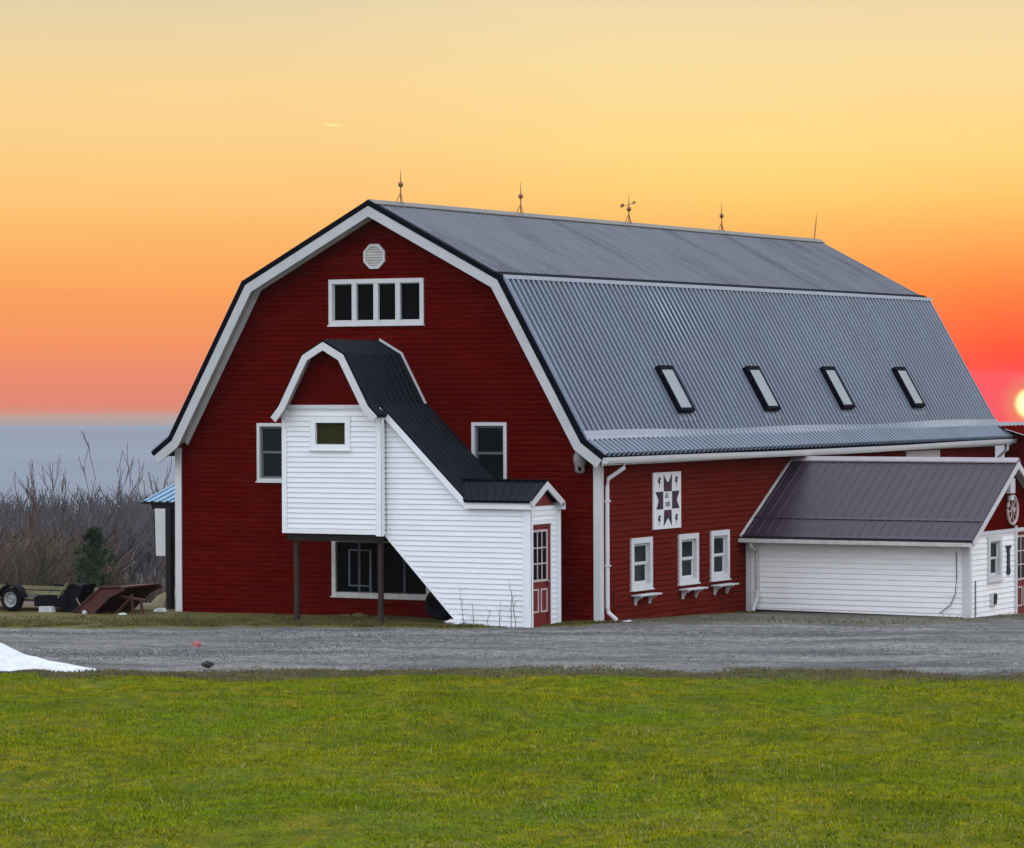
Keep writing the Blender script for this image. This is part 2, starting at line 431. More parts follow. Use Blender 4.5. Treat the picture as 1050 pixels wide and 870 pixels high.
def span(poly, z):
    xs = []
    k = len(poly)
    for i in range(k):
        (u0, z0), (u1, z1) = poly[i], poly[(i + 1) % k]
        if (z0 - z) * (z1 - z) < 0: xs.append(u0 + (u1 - u0) * (z - z0) / (z1 - z0))
    return (min(xs), max(xs)) if xs else None
def siding(mb, F, poly, holes=(), e=.115, lap=.016, n0=0.0, z0=0.0, gap=0.0, deep=.03):
    """lapped clapboards over a row-convex polygon with rectangular openings"""
    zs = [z for _, z in poly]; lo, hi = min(zs), max(zs)
    cuts = set(round(z, 5) for z in zs)
    for h in holes: cuts |= {round(h[2], 5), round(h[3], 5)}
    k0 = math.floor((lo - z0) / e)
    rows = [z0 + k * e for k in range(k0, int((hi - z0) / e) + 2)]
    cuts |= set(round(z, 5) for z in rows if lo < z < hi)
    if gap: cuts |= set(round(z + gap, 5) for z in rows if lo < z + gap < hi)
    cuts = sorted(c for c in cuts if lo <= c <= hi)
    for a, b in zip(cuts[:-1], cuts[1:]):
        if b - a < 1e-4: continue
        sa, sb = span(poly, a + 2e-5), span(poly, b - 2e-5)
        if not sa or not sb: continue
        mid = (a + b) / 2
        hs = sorted((h[0], h[1]) for h in holes if h[2] < mid < h[3])
        L0 = [sa[0]]; L1 = [sb[0]]; R0 = []; R1 = []
        for h in hs: R0.append(h[0]); R1.append(h[0]); L0.append(h[1]); L1.append(h[1])
        R0.append(sa[1]); R1.append(sb[1])
        fr = (mid - z0) / e; k = math.floor(fr)
        t = lambda z: n0 + lap * (1 - ((z - z0) / e - k))
        if gap and (mid - z0) - k * e < gap: t = lambda z: n0 - deep
        for q in range(len(L0)):
            if R0[q] - L0[q] < 1e-4 and R1[q] - L1[q] < 1e-4: continue
            mb.add([F(L0[q], t(a), a), F(R0[q], t(a), a), F(R1[q], t(b), b), F(L1[q], t(b), b)], [(0, 1, 2, 3)])
            if abs(a - (z0 + k * e)) < 1e-3:
                mb.add([F(L0[q], n0, a), F(R0[q], n0, a), F(R0[q], t(a), a), F(L0[q], t(a), a)], [(0, 1, 2, 3)])
    return mb

def ribbed(mb, P0, P1, Q0, Q1, pitch=.23, rib=.09, h=.03, first=.05):
    """metal sheet: P0->P1 the upper edge, Q0->Q1 the lower; ribs run P->Q"""
    P0, P1, Q0, Q1 = map(Vector, (P0, P1, Q0, Q1))
    Lg = (P1 - P0).length
    nrm = (P1 - P0).cross(Q0 - P0).normalized()
    if nrm.z < 0: nrm = -nrm
    st = [(0, 0)]; x = first
    while x + rib < Lg:
        st += [(x, 0), (x + rib * .16, h), (x + rib * .84, h), (x + rib, 0)]; x += pitch
    st.append((Lg, 0))
    vs = []; fs = []
    for d, hh in st:
        t = d / Lg
        vs.append(P0.lerp(P1, t) + nrm * hh); vs.append(Q0.lerp(Q1, t) + nrm * hh)
    for i in range(len(st) - 1): fs.append((2 * i, 2 * i + 1, 2 * i + 3, 2 * i + 2))
    return mb.add(vs, fs)

def slab(mb, P0, P1, Q0, Q1, t=.07, gap=.004):
    """roof deck below a sheet"""
    P0, P1, Q0, Q1 = map(Vector, (P0, P1, Q0, Q1))
    nrm = (P1 - P0).cross(Q0 - P0).normalized()
    if nrm.z < 0: nrm = -nrm
    T = [p - nrm * gap for p in (P0, P1, Q1, Q0)]; B = [p - nrm * (gap + t) for p in (P0, P1, Q1, Q0)]
    return mb.add(T + B, [(0, 1, 2, 3), (7, 6, 5, 4), (0, 4, 5, 1), (1, 5, 6, 2), (2, 6, 7, 3), (3, 7, 4, 0)])

def window(parent, F, u0, u1, z0, z1, casing=.09, proud=.035, sash='trim', frame='trim', glass='glass', hung=True, depth=.07,
           curtain=None, name='window', mull=0, label=None, sw=.045):
    fr = MB()
    for a, b, c, d in ((u0, u1, z1 - casing, z1), (u0, u1, z0, z0 + casing * .9), (u0, u0 + casing, z0 + casing * .9, z1 - casing), (u1 - casing, u1, z0 + casing * .9, z1 - casing)):
        fr.box(a, b, -depth, proud, c, d, F)
    fr.box(u0 - .02, u1 + .02, .0, proud + .03, z0 - .03, z0 - .001, F)
    w = fr.build(name, frame, parent, label)
    i0, i1, j0, j1 = u0 + casing, u1 - casing, z0 + casing * .9, z1 - casing
    s = MB(); g = MB()
    if hung:
        zm = (j0 + j1) / 2
        for (a, b, nn) in ((zm - .02, j1, -.03), (j0, zm + .02, -.055)):
            s.box(i0, i1, nn - .015, nn, b - sw, b, F); s.box(i0, i1, nn - .015, nn, a, a + sw, F)
            s.box(i0, i0 + sw, nn - .015, nn, a + sw, b - sw, F); s.box(i1 - sw, i1, nn - .015, nn, a + sw, b - sw, F)
            g.box(i0 + sw, i1 - sw, nn - .012, nn - .008, a + sw, b - sw, F)
    else:
        s.box(i0, i1, -.05, -.035, j1 - .02, j1, F); s.box(i0, i1, -.05, -.035, j0, j0 + .02, F); s.box(i0, i0 + .02, -.05, -.035, j0 + .02, j1 - .02, F); s.box(i1 - .02, i1, -.05, -.035, j0 + .02, j1 - .02, F)
        n = mull + 1; wd = (i1 - i0) / n
        for k in range(1, n): s.box(i0 + k * wd - .03, i0 + k * wd + .03, -.05, -.03, j0 + .02, j1 - .02, F)
        g.box(i0, i1, -.048, -.044, j0 + .02, j1 - .02, F)
    s.build('sash', sash, w); g.build('pane', glass, w)
    if curtain:
        c = MB(); zz0 = j0; zz1 = j0 + (j1 - j0) * curtain[0]
        n = 14; a = i0 - .05; b = i1 + .05
        for k in range(n):
            ua = a + (b - a) * k / n; ub = a + (b - a) * (k + 1) / n
            c.add([F(ua, -.16 - .03 * (k % 2), zz0 - .05), F(ub, -.16 - .03 * ((k + 1) % 2), zz0 - .05), F(ub, -.16 - .03 * ((k + 1) % 2), zz1), F(ua, -.16 - .03 * (k % 2), zz1)], [(0, 1, 2, 3)])
        c.build('curtain', curtain[1], w)
    return w

# ------------------------------------------------------------------ ground
F2 = Vector((FX.x, FX.y)).normalized(); R2 = Vector((RX.x, RX.y)).normalized()
def DS(x, y):
    dx, dy = x - CAM.x, y - CAM.y
    return dx * F2.x + dy * F2.y, dx * R2.x + dy * R2.y
def XY(d, s):
    return CAM.x + F2.x * d + R2.x * s, CAM.y + F2.y * d + R2.y * s
_DD = [-60, 84, 95, 110, 135, 300, 400, 600, 1000, 1600, 2560, 2640]
_DZ = [0, 0, -.4, -1.8, -4.4, -13, -17, -20, -23.5, -25.5, -25.4, -25.2]
def g_np(x, y):
    x = np.asarray(x, float); y = np.asarray(y, float)
    base = -.10 + .0095 * np.clip(x, -5, 12) - .031 * np.clip(y, 0, 26) + .0 * x
    near = np.clip((-y - 2) / 6, 0, 1)
    base = base * (1 - near) + 0.0 * near
    d = (x - CAM.x) * F2.x + (y - CAM.y) * F2.y
    return base + np.interp(d, _DD, _DZ)
def g(x, y): return float(g_np(x, y))

def vnoise(x, y, scale, seed=0):
    """smooth value noise"""
    r = np.random.default_rng(seed); T = r.random((256, 256))
    xs = x / scale; ys = y / scale
    xi = np.floor(xs).astype(int); yi = np.floor(ys).astype(int); fx = xs - xi; fy = ys - yi
    fx = fx * fx * (3 - 2 * fx); fy = fy * fy * (3 - 2 * fy)
    q = lambda a, b: T[a % 256, b % 256]
    return (q(xi, yi) * (1 - fx) * (1 - fy) + q(xi + 1, yi) * fx * (1 - fy) + q(xi, yi + 1) * (1 - fx) * fy + q(xi + 1, yi + 1) * fx * fy) - .5

def lawn_h(x, y, d):
    sl_ = (np.asarray(x) - CAM.x) * R2.x + (np.asarray(y) - CAM.y) * R2.y
    w = np.clip((np.interp(sl_, s, dn) + .3 - d) / 3, 0, 1) * np.clip((d - 10) / 5, 0, 1)
    return w * (.22 * vnoise(x, y, 2.6, 1) + .12 * vnoise(x, y, 1.0, 2) + .035 * vnoise(x, y, .42, 3) + .22 * vnoise(x, y, 9, 4))

def grid_mesh(name, X, Y, Z, mats, midx=None, smooth=True):
    nr, nc = X.shape
    v = np.stack([X, Y, Z], -1).reshape(-1, 3)
    i = np.arange(nr * nc).reshape(nr, nc)
    f = np.stack([i[:-1, :-1], i[:-1, 1:], i[1:, 1:], i[1:, :-1]], -1).reshape(-1, 4)
    me = bpy.data.meshes.new(name)
    me.vertices.add(len(v)); me.vertices.foreach_set('co', v.ravel())
    me.loops.add(f.size); me.loops.foreach_set('vertex_index', f.ravel())
    me.polygons.add(len(f)); me.polygons.foreach_set('loop_start', np.arange(0, f.size, 4)); me.polygons.foreach_set('loop_total', np.full(len(f), 4))
    for m in mats: me.materials.append(M[m])
    if midx is not None: me.polygons.foreach_set('material_index', midx.ravel().astype(np.int32))
    me.polygons.foreach_set('use_smooth', np.full(len(f), smooth))
    me.update(); me.validate()
    o = bpy.data.objects.new(name, me); COL.objects.link(o); return o

# driveway: near and far edges as ground polylines running left to right
def poly_at(pts, s):
    a = [DS(*p) for p in pts]; a.sort(key=lambda q: q[1])
    return np.interp(s, [q[1] for q in a], [q[0] for q in a])
near_e = [(-6.5, -24.5), (7.15, -16.07), (8.58, -15.36), (9.89, -14.49), (11.9, -13.73), (13.95, -12.04), (16.42, -11.06), (18.86, -10.08), (21.36, -9.31), (24.08, -9.29), (36, -5)]
far_e = [(-12, -14), (-.13, -6.55), (2.55, -4.94), (5.25, -3.31), (8.55, -2.7), (11.09, -.84), (13.59, 1.67), (16.82, 2.6), (17.5, 8), (24, 14)]
s = np.linspace(-34, 34, 420)
dn = poly_at(near_e, s) + .5 * vnoise(s * 3, s * 0, 2, 21) + .25 * vnoise(s * 9, s * 0, 2, 22)
df = poly_at(far_e, s) + .5 * vnoise(s * 3, s * 0, 2, 23) + .3 * vnoise(s * 9, s * 0, 2, 24)
dd = np.concatenate([np.linspace(-25, 34, 20), np.linspace(34.3, 69, 260), np.linspace(69.5, 110, 70), np.linspace(112, 300, 50), np.linspace(310, 1200, 80), np.linspace(1220, 2630, 90)])
ss = np.linspace(-1, 1, 241); ss = np.sign(ss) * (np.abs(ss) * .35 + np.abs(ss) ** 3 * .65)
Dg, Sg = np.meshgrid(dd, ss, indexing='ij')
Wd = 30 + np.abs(Dg) * .55
Sx = Sg * Wd
X = CAM.x + F2.x * Dg + R2.x * Sx; Y = CAM.y + F2.y * Dg + R2.y * Sx
far = np.clip((Dg - 130) / 200, 0, 1)
Z = g_np(X, Y) + lawn_h(X, Y, Dg) + far * (2.5 * vnoise(X, Y, 60, 6) + 1.2 * vnoise(X, Y, 22, 7)) * np.clip((6400 - Dg) / 200, 0.0, 1) * np.clip((1000 - Dg) / 400, 0.0, 1) + np.clip((Dg - 1800) / 600, 0, 1) * .7 * vnoise(X, Y, 260, 9)
tg_ = (Dg - np.interp(Sx, s, dn)) / np.maximum(np.interp(Sx, s, df) - np.interp(Sx, s, dn), 1)
Z = Z - .22 * np.clip(np.minimum(tg_, 1 - tg_) * 10, 0, 1) * (np.abs(Sx) < 33)
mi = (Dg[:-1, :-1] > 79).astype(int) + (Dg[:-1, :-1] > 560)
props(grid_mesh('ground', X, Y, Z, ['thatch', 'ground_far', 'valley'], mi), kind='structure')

tt = np.linspace(0, 1, 60)[:, None]
Dr = dn[None, :] * (1 - tt) + df[None, :] * tt; Sr = np.repeat(s[None, :], 60, 0)
Xr = CAM.x + F2.x * Dr + R2.x * Sr; Yr = CAM.y + F2.y * Dr + R2.y * Sr
edge = np.clip(np.minimum(tt * 7, (1 - tt) * 7), 0, 1)
def drive_h(x, y, t):
    e_ = np.clip(np.minimum(t * 7, (1 - t) * 7), 0, 1)
    return .06 * e_ - .028 + e_ * (.05 * vnoise(x, y, .7, 31) + .07 * vnoise(x, y, 3.3, 32) + .03 * vnoise(x, y, .3, 33))
Zr = g_np(Xr, Yr) + lawn_h(Xr, Yr, Dr) + drive_h(Xr, Yr, tt)
props(grid_mesh('gravel_driveway', Xr, Yr, Zr, ['gravel']), kind='structure')
# verge between driveway and buildings
dv = df - .55
Dv = dv[None, :] * (1 - tt) + (df + 9)[None, :] * tt
Xv = CAM.x + F2.x * Dv + R2.x * Sr; Yv = CAM.y + F2.y * Dv + R2.y * Sr
Zv = g_np(Xv, Yv) + .012 - .12 * (1 - np.clip(tt * 18, 0, 1)) + .02 * vnoise(Xv, Yv, .6, 41)
vi = ((Xv[:-1, :-1] + 1.5 * vnoise(Xv, Yv, 1.1, 42)[:-1, :-1]) > 11.3).astype(int)
props(grid_mesh('verge', Xv, Yv, Zv, ['verge', 'dirt'], vi), kind='structure')

# ------------------------------------------------------------------ grass blades
def blades(name, n, d0, d1, hmin, hmax, wid, m, smar=3.0, label=None, cat=None, pos=None, zadd=0.0):
    if pos is None:
        u = rng.random(n); d = np.sqrt(d0 ** 2 + u * (d1 ** 2 - d0 ** 2))
        s_ = (rng.random(n) * 2 - 1) * (d * .155 + smar)
        x = CAM.x + F2.x * d + R2.x * s_; y = CAM.y + F2.y * d + R2.y * s_
    else:
        x, y, d = pos; n = len(x)
    if pos is None:
        ok = d < np.interp(s_, s, dn) - .02
        x, y, d = x[ok], y[ok], d[ok]; n = len(x)
    c = .5 + vnoise(x, y, .8, 51) * .9 + vnoise(x, y, .25, 52) * .7 + vnoise(x, y, 3, 53) * .5
    h = hmin + (hmax - hmin) * np.clip(c, 0, 1.3) * (.6 + .6 * rng.random(n))
    z = g_np(x, y) + lawn_h(x, y, d) - .005 + zadd
    a = rng.random(n) * 2 * math.pi; w = wid * (.6 + .8 * rng.random(n))
    lx = rng.normal(0, .5, n) * h; ly = rng.normal(0, .5, n) * h
    V = np.empty((n, 3, 3))
    V[:, 0] = np.stack([x - np.cos(a) * w, y - np.sin(a) * w, z], -1)
    V[:, 1] = np.stack([x + np.cos(a) * w, y + np.sin(a) * w, z], -1)
    V[:, 2] = np.stack([x + lx, y + ly, z + h], -1)
    me = bpy.data.meshes.new(name)
    me.vertices.add(n * 3); me.vertices.foreach_set('co', V.ravel())
    me.loops.add(n * 3); me.loops.foreach_set('vertex_index', np.arange(n * 3))
    me.polygons.add(n); me.polygons.foreach_set('loop_start', np.arange(0, n * 3, 3)); me.polygons.foreach_set('loop_total', np.full(n, 3))
    me.materials.append(M[m]); me.update()
    o = bpy.data.objects.new(name, me); COL.objects.link(o)
    return props(o, label, cat, kind='stuff')
blades('grass', 640000, 34, 67.6, .018, .05, .011, 'lawn', label='bright green mown grass covering the foreground lawn', cat='grass')
n = 16000
u = rng.random(n); d_ = 36 + 24 * u ** 1.4; s_ = (rng.random(n) * 2 - 1) * (d_ * .155 + 3)
xx = CAM.x + F2.x * d_ + R2.x * s_; yy = CAM.y + F2.y * d_ + R2.y * s_
k = vnoise(xx, yy, 1.1, 81) + .6 * vnoise(xx, yy, .3, 82) > .18
blades('pale_tufts', 0, 0, 0, .03, .085, .010, 'straw', pos=(xx[k], yy[k], d_[k]), label='pale straw-coloured grass tufts scattered over the lawn', cat='grass')
# dry tufts along both edges of the gravel
n = 90000
s_ = (rng.random(n) * 2 - 1) * 16
dcen = np.interp(s_, s, dn) - .55 + rng.normal(0, .75, n) * (.7 + vnoise(s_, s_ * 0, 1.5, 77))
blades('dry_grass', n, 0, 0, .02, .075, .014, 'dry', pos=(CAM.x + F2.x * dcen + R2.x * s_, CAM.y + F2.y * dcen + R2.y * s_, dcen), label='brown dry grass fringing the near edge of the gravel', cat='grass')
n = 60000
s_ = (rng.random(n) * 2 - 1) * 16
dcen = np.interp(s_, s, df) + np.abs(rng.normal(0, 1.6, n))
xx = CAM.x + F2.x * dcen + R2.x * s_; yy = CAM.y + F2.y * dcen + R2.y * s_
inside = ((xx > .2) & (xx < 10.9) & (yy > 0)) | ((xx > 10.9) & (xx < 16.7) & (yy > 7.4)) | ((xx > 6.4) & (xx < 10.4) & (yy > -2)) | ((xx > 11) & (yy > 0) & (rng.random(n) < .93))
k = ~inside
blades('verge_grass', 0, 0, 0, .03, .10, .013, 'verge', pos=(xx[k], yy[k], dcen[k]), label='olive rough grass on the verge between gravel and barn', cat='grass')

n = 70000
s_ = (rng.random(n) * 2 - 1) * 15; t_ = rng.random(n)
dn_ = np.interp(s_, s, dn); df_ = np.interp(s_, s, df); dcen = dn_ + (df_ - dn_) * (.02 + .96 * t_)
k = vnoise(s_ * .35, dcen * 1.6, 1.3, 71) + rng.normal(0, .15, n) > .05
xx = CAM.x + F2.x * dcen + R2.x * s_; yy = CAM.y + F2.y * dcen + R2.y * s_
blades('loose_gravel', 0, 0, 0, .012, .03, .03, 'pebble', zadd=drive_h(xx[k], yy[k], t_[k]), pos=(xx[k], yy[k], dcen[k] * 0 + 80), label='loose pale stones strewn over the gravel driveway', cat='gravel')
# ------------------------------------------------------------------ the barn
barn = thing('barn', (5.5, 12, 0), 'large red gambrel-roofed barn with a grey ribbed metal roof and white trim', 'barn')
LB = 24.0; OV = .47; C0 = 5.5
prof = [(-5.87, 3.60), (-5.38, 3.95), (-3.34, 7.50), (0, 9.24), (3.34, 7.50), (5.38, 3.95), (5.87, 3.60)]
def inset(pf, t):
    out = []
    for i, (a, b) in enumerate(pf):
        A = Vector(pf[max(i - 1, 0)]); B = Vector((a, b)); Cc = Vector(pf[min(i + 1, len(pf) - 1)])
        n1 = (B - A); n2 = (Cc - B)
        n1 = Vector((n1.y, -n1.x)).normalized() if n1.length > 1e-6 else None
        n2 = Vector((n2.y, -n2.x)).normalized() if n2.length > 1e-6 else None
        if n1 is None: nn = n2; k_ = 1
        elif n2 is None: nn = n1; k_ = 1
        else:
            nn = (n1 + n2).normalized(); k_ = 1 / max(nn.dot(n1), .3)
        out.append((B.x + nn.x * t * k_, B.y + nn.y * t * k_))
    return out
P = [(C0 + a, z) for a, z in prof]
Pin = inset(P, .10)     # underside of roof deck
# gable wall polygon follows deck underside
gin = [(u, z) for u, z in Pin if 0.0 < u < 11.0]
def edge_at(u):
    for (a, za), (b, zb) in zip(Pin[:-1], Pin[1:]):
        if min(a, b) <= u <= max(a, b): return za + (zb - za) * (u - a) / (b - a)
zl, zr = edge_at(0.0), edge_at(11.0)
gable = [(0, -.6), (0, zl)] + gin + [(11, zr), (11, -.6)]
h4 = (4.16, 6.64, 6.50, 7.53); hL = (2.21, 3.10, 2.96, 4.29); hR = (7.85, 8.73, 2.96, 4.32); hB = (4.21, 6.77, .39, 1.72)
siding(MB(), FRONT, gable, [h4, hL, hR, hB], e=.112, lap=.016, gap=.015, deep=.02).build('front_wall', 'red', barn)
sw_ = [(1.46, 2.50, .61, 1.75), (3.85, 4.87, .61, 1.74), (5.54, 6.53, .61, 1.75)]
siding(MB(), SIDE, [(0, -.6), (0, zr), (LB, zr), (LB, -1.6)], sw_, z0=.03, e=.118, lap=.018, gap=.017, deep=.022).build('side_wall', 'red_side', barn)
mb = MB(); mb.box(-.02, 0, .02, LB, -1.5, zl); mb.build('rear_side_wall', 'red', barn)
mb = MB(); mb.prism([(u, max(z, -2)) for u, z in gable], LB - .03, LB); mb.build('rear_gable_wall', 'red', barn)
mb = MB(); mb.box(.05, 10.95, .3, LB - .1, 2.3, 2.4); mb.box(2.2, 8.8, .3, LB - .1, 6.2, 6.3)
mb.build('inner_floor', 'dark_wood', barn)
# roof sheets and decks
y0, y1 = -OV - .02, LB + OV
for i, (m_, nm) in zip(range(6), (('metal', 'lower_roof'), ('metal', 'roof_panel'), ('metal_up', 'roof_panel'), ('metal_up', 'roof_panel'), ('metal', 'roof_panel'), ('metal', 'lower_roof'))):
    a, b = P[i], P[i + 1]
    hi_, lo_ = (a, b) if a[1] > b[1] else (b, a)
    mb = MB()
    ribbed(mb, (hi_[0], y0, hi_[1]), (hi_[0], y1, hi_[1]), (lo_[0], y0, lo_[1]), (lo_[0], y1, lo_[1]), pitch=.235, rib=.115 if i in (0, 1, 4, 5) else .05, h=.09 if i in (0, 1, 4, 5) else .014)
    mb.build('roof_panel', m_, barn)
mb = MB()
for i in range(6): mb.strip([P[i], P[i + 1]], [Pin[i], Pin[i + 1]], y0 + .01, y1 - .01)
for i in range(0): pass
mb.v = [(v[0], v[1], v[2] - .006) for v in mb.v]
mb.build('roof_deck', 'edge', barn)
# dark rake cap on the front and rear edges
mb = MB()
O_ = inset(P, -.028); I_ = inset(P, .072)
mb.strip(O_, I_, -OV - .05, -OV - .022); mb.strip(O_, inset(P, -.006), -OV - .022, -OV + .10)
mb.build('rake_cap', 'edge', barn)
# barge boards
def bandpts(t0, t1, src=P): return inset(src, t0), inset(src, t1)
a, b = bandpts(.09, .30)
mb = MB(); mb.strip(a, b, -OV - .035, -OV + .005); mb.build('barge_board', 'barge', barn)
a, b = bandpts(.115, .135)
mb = MB(); mb.strip(a, b, -OV + .006, -.005); mb.build('soffit', 'soffit', barn)
a, b = bandpts(.10, .30)
mb = MB(); mb.strip(a, b, y1 - .03, y1 + .01); mb.build('barge_board', 'trim', barn)
Pw = [(0.0 + .0, zl)] + [p for p in P if 0 < p[0] < 11] + [(11, zr)]
a, b = inset(P, .136)[1:-1], inset(P, .25)[1:-1]
mb = MB(); mb.strip(a, b, -.045, -.018); mb.build('frieze_board', 'trim', barn)
# corner boards
mb = MB(); mb.prism([(-.045, -.045), (.13, -.045), (.13, -.016), (-.02, -.016), (-.02, .12), (-.045, .12)], -.5, zl - .03); mb.v = [(a, c, b) for a, b, c in mb.v]; mb.build('corner_board', 'trim', barn)
mb = MB(); mb.prism([(10.88, -.045), (11.045, -.045), (11.045, .13), (11.018, .13), (11.018, -.016), (10.88, -.016)], -.5, zr - .04); mb.v = [(a, c, b) for a, b, c in mb.v]; mb.build('corner_board', 'trim', barn)
# side eave: fascia, gutter, soffit
ex, ez = P[-1]
mb = MB(); mb.box(ex - .06, ex - .035, y0 + .02, y1 - .02, ez - .20, ez - .06); mb.build('fascia', 'trim', barn)
mb = MB()
for k in range(30):
    ya = y0 + (y1 - y0) * k / 30; yb = y0 + (y1 - y0) * (k + 1) / 30
    sg = lambda t: -.035 * math.sin(math.pi * t) + .012 * math.sin(9 * t)
    za, zb = sg(k / 30), sg((k + 1) / 30)
    pr = [(-.03, -.03), (-.03, -.14), (.0, -.155), (.075, -.155), (.10, -.10), (.11, -.03), (.095, -.03), (.065, -.13), (-.005, -.13), (-.005, -.03)]
    vs = [(ex + p[0], ya, ez + p[1] + za) for p in pr] + [(ex + p[0], yb, ez + p[1] + zb) for p in pr]
    n_ = len(pr); fs = [(q, (q + 1) % n_, n_ + (q + 1) % n_, n_ + q) for q in range(n_)]
    if k == 0: fs.append(tuple(range(n_)))
    if k == 29: fs.append(tuple(range(n_, 2 * n_)))
    mb.add(vs, fs)
mb.build('gutter', 'trim', barn)
mb = MB(); mb.add([(11.0, y0 + .05, ez - .19), (11.0, y1 - .05, ez - .19), (ex - .05, y1 - .05, ez - .19), (ex - .05, y0 + .05, ez - .19)], [(0, 1, 2, 3)]); mb.build('soffit', 'trim_dirty', barn)
# wavy light flashing where the slope breaks, and near-black knee edge painted for the overhang's shadow line
mb = MB()
bx, bz = P[5]; sl_ = Vector((P[5][0] - P[4][0], P[5][1] - P[4][1])).normalized(); nn_ = Vector((-sl_.y, sl_.x)); nn_ = nn_ if nn_.y > 0 else -nn_
for k in range(40):
    ts = (k / 40, (k + 1) / 40); q = []
    for t in ts:
        yy_ = y0 + (y1 - y0) * t; wv = .02 * math.sin(t * 17) - .035 * math.sin(math.pi * t)
        q.append([(bx + sl_.x * e_ + nn_.x * .095, yy_, bz + sl_.y * e_ + nn_.y * .095 + wv) for e_ in (-.17, -.02)] + [(bx + .12, yy_, bz + .005 + wv)])
    for w_ in range(2): mb.add([q[0][w_], q[1][w_], q[1][w_ + 1], q[0][w_ + 1]], [(0, 1, 2, 3)])
mb.build('flashing', 'flash', barn)
mb = MB(); kx, kz = P[4]; s1 = Vector((P[4][0] - P[3][0], P[4][1] - P[3][1])).normalized()
mb.prism([(kx - s1.x * .16, kz - s1.y * .16 + .05), (kx + s1.x * .05, kz + s1.y * .05 + .05), (kx + s1.x * .05, kz + s1.y * .05 - .03), (kx - s1.x * .16, kz - s1.y * .16 + .02)], y0, y1)
mb.build('knee_shadow_edge', 'edge', barn)
mb = MB(); mb.add([(kx + sl_.x * e_ + nn_.x * .095, yy_, kz + sl_.y * e_ + nn_.y * .095) for e_, yy_ in ((.0, y0), (.0, y1), (.10, y1), (.10, y0))], [(0, 1, 2, 3)])
mb.build('flashing', 'knee', barn)
mb = MB(); mb.strip([(C0 - .17, 9.24 - .088 + .04), (C0, 9.29), (C0 + .17, 9.24 - .088 + .04)], [(C0 - .17, 9.24 - .088 + .02), (C0, 9.26), (C0 + .17, 9.24 - .088 + .02)], y0, y1)
mb.build('ridge_cap', 'ridge', barn)
# downspouts
mb = MB(); mb.tube([(11.40, .42, 3.45), (11.40, .42, 3.34), (11.12, .20, 3.10), (11.10, .19, 2.9), (11.10, .19, .30), (11.11, .20, .20), (11.20, .26, .10), (11.26, .30, .03)], .047, 8)
for z in (2.6, 1.2): mb.box(11.05, 11.16, .14, .25, z, z + .03)
mb.build('downspout', 'trim', barn, smooth=False)
mb = MB(); mb.tube([(11.40, 23.9, 3.45), (11.40, 23.9, 3.3), (11.1, 23.95, 3.05), (11.1, 23.95, -.6)], .05, 8); mb.build('downspout', 'trim', barn)
# windows on the gable
w = window(barn, FRONT, *h4, casing=.10, hung=False, mull=3, glass='glass_dark', sash='trim', label='row of four dark panes high in the gable', name='window')
wd_ = (h4[1] - h4[0] - .2) / 4
for k in range(1, 4): mb = MB(); mb.box(h4[0] + .1 + k * wd_ - .06, h4[0] + .1 + k * wd_ + .06, -.05, .03, h4[2] + .09, h4[3] - .1, FRONT); mb.build('mullion', 'trim', w)
window(barn, FRONT, *hL, casing=.075, sash='sash_grey', glass='glass', sw=.05)
window(barn, FRONT, *hR, casing=.075, sash='sash_grey', glass='glass', curtain=(.95, 'sash_grey'), sw=.05)
w = window(barn, FRONT, *hB, casing=.10, hung=False, mull=3, glass='glass_dark', sash='sash_dark', frame='trim_dirty', label='wide dark window with a worn white frame behind the posts')
mb = MB()
for a_, b_, c_, d_ in ((4.62, 5.22, .62, .65), (4.62, 5.22, 1.42, 1.45), (4.62, 4.66, .65, 1.42), (5.17, 5.22, .48, 1.42)): mb.box(a_, b_, -.035, -.028, c_, d_, FRONT)
mb.build('storm_sash', 'sash_grey', w)
# octagonal vent
mb = MB(); oc = [(5.37 + .30 * math.cos(R(22.5 + 45 * k)), 8.03 + .30 * math.sin(R(22.5 + 45 * k))) for k in range(8)]
oi = [(5.37 + .235 * math.cos(R(22.5 + 45 * k)), 8.03 + .235 * math.sin(R(22.5 + 45 * k))) for k in range(8)]
mb.strip(oc + oc[:1], oi + oi[:1], .0, .05, FRONT); vent = mb.build('gable_vent', 'trim', barn)
mb = MB(); mb.prism(oi, .0, .02, FRONT)
for k in range(7):
    z = 8.03 - .20 + k * .06; hw = span(oi, z)
    if hw: mb.add([FRONT(hw[0], .022, z + .03), FRONT(hw[1], .022, z + .03), FRONT(hw[1], .04, z), FRONT(hw[0], .04, z)], [(0, 1, 2, 3)])
mb.build('louvre', 'trim_dirty', vent)
# side windows with shelves
for i, (h_, cv) in enumerate(zip(sw_, ((.42, 'sash_grey'), (.45, 'curtain'), (.5, 'curtain')))):
    w = window(barn, SIDE, *h_, casing=.125, proud=.05, depth=.10, sash='trim', glass='glass', curtain=(.98 if i < 2 else .5, 'curtain') if i else (.97, 'sash_grey'), sw=.06)
    mb = MB(); a_, b_ = h_[0] + .02, h_[1] + .02
    mb.box(a_, b_, .017, .27, .475, .505, SIDE)
    shf = mb.build('window_shelf', 'trim', barn)
    for u in (a_ + .14, b_ - .2):
        mb = MB(); mb.prism([(.017, .474), (.22, .474), (.20, .43), (.12, .40), (.07, .33), (.06, .27), (.017, .27)], u, u + .05, Frame((11, 0, 0), (1, 0, 0), (0, 1, 0)))
        mb.build('bracket', 'trim', shf)
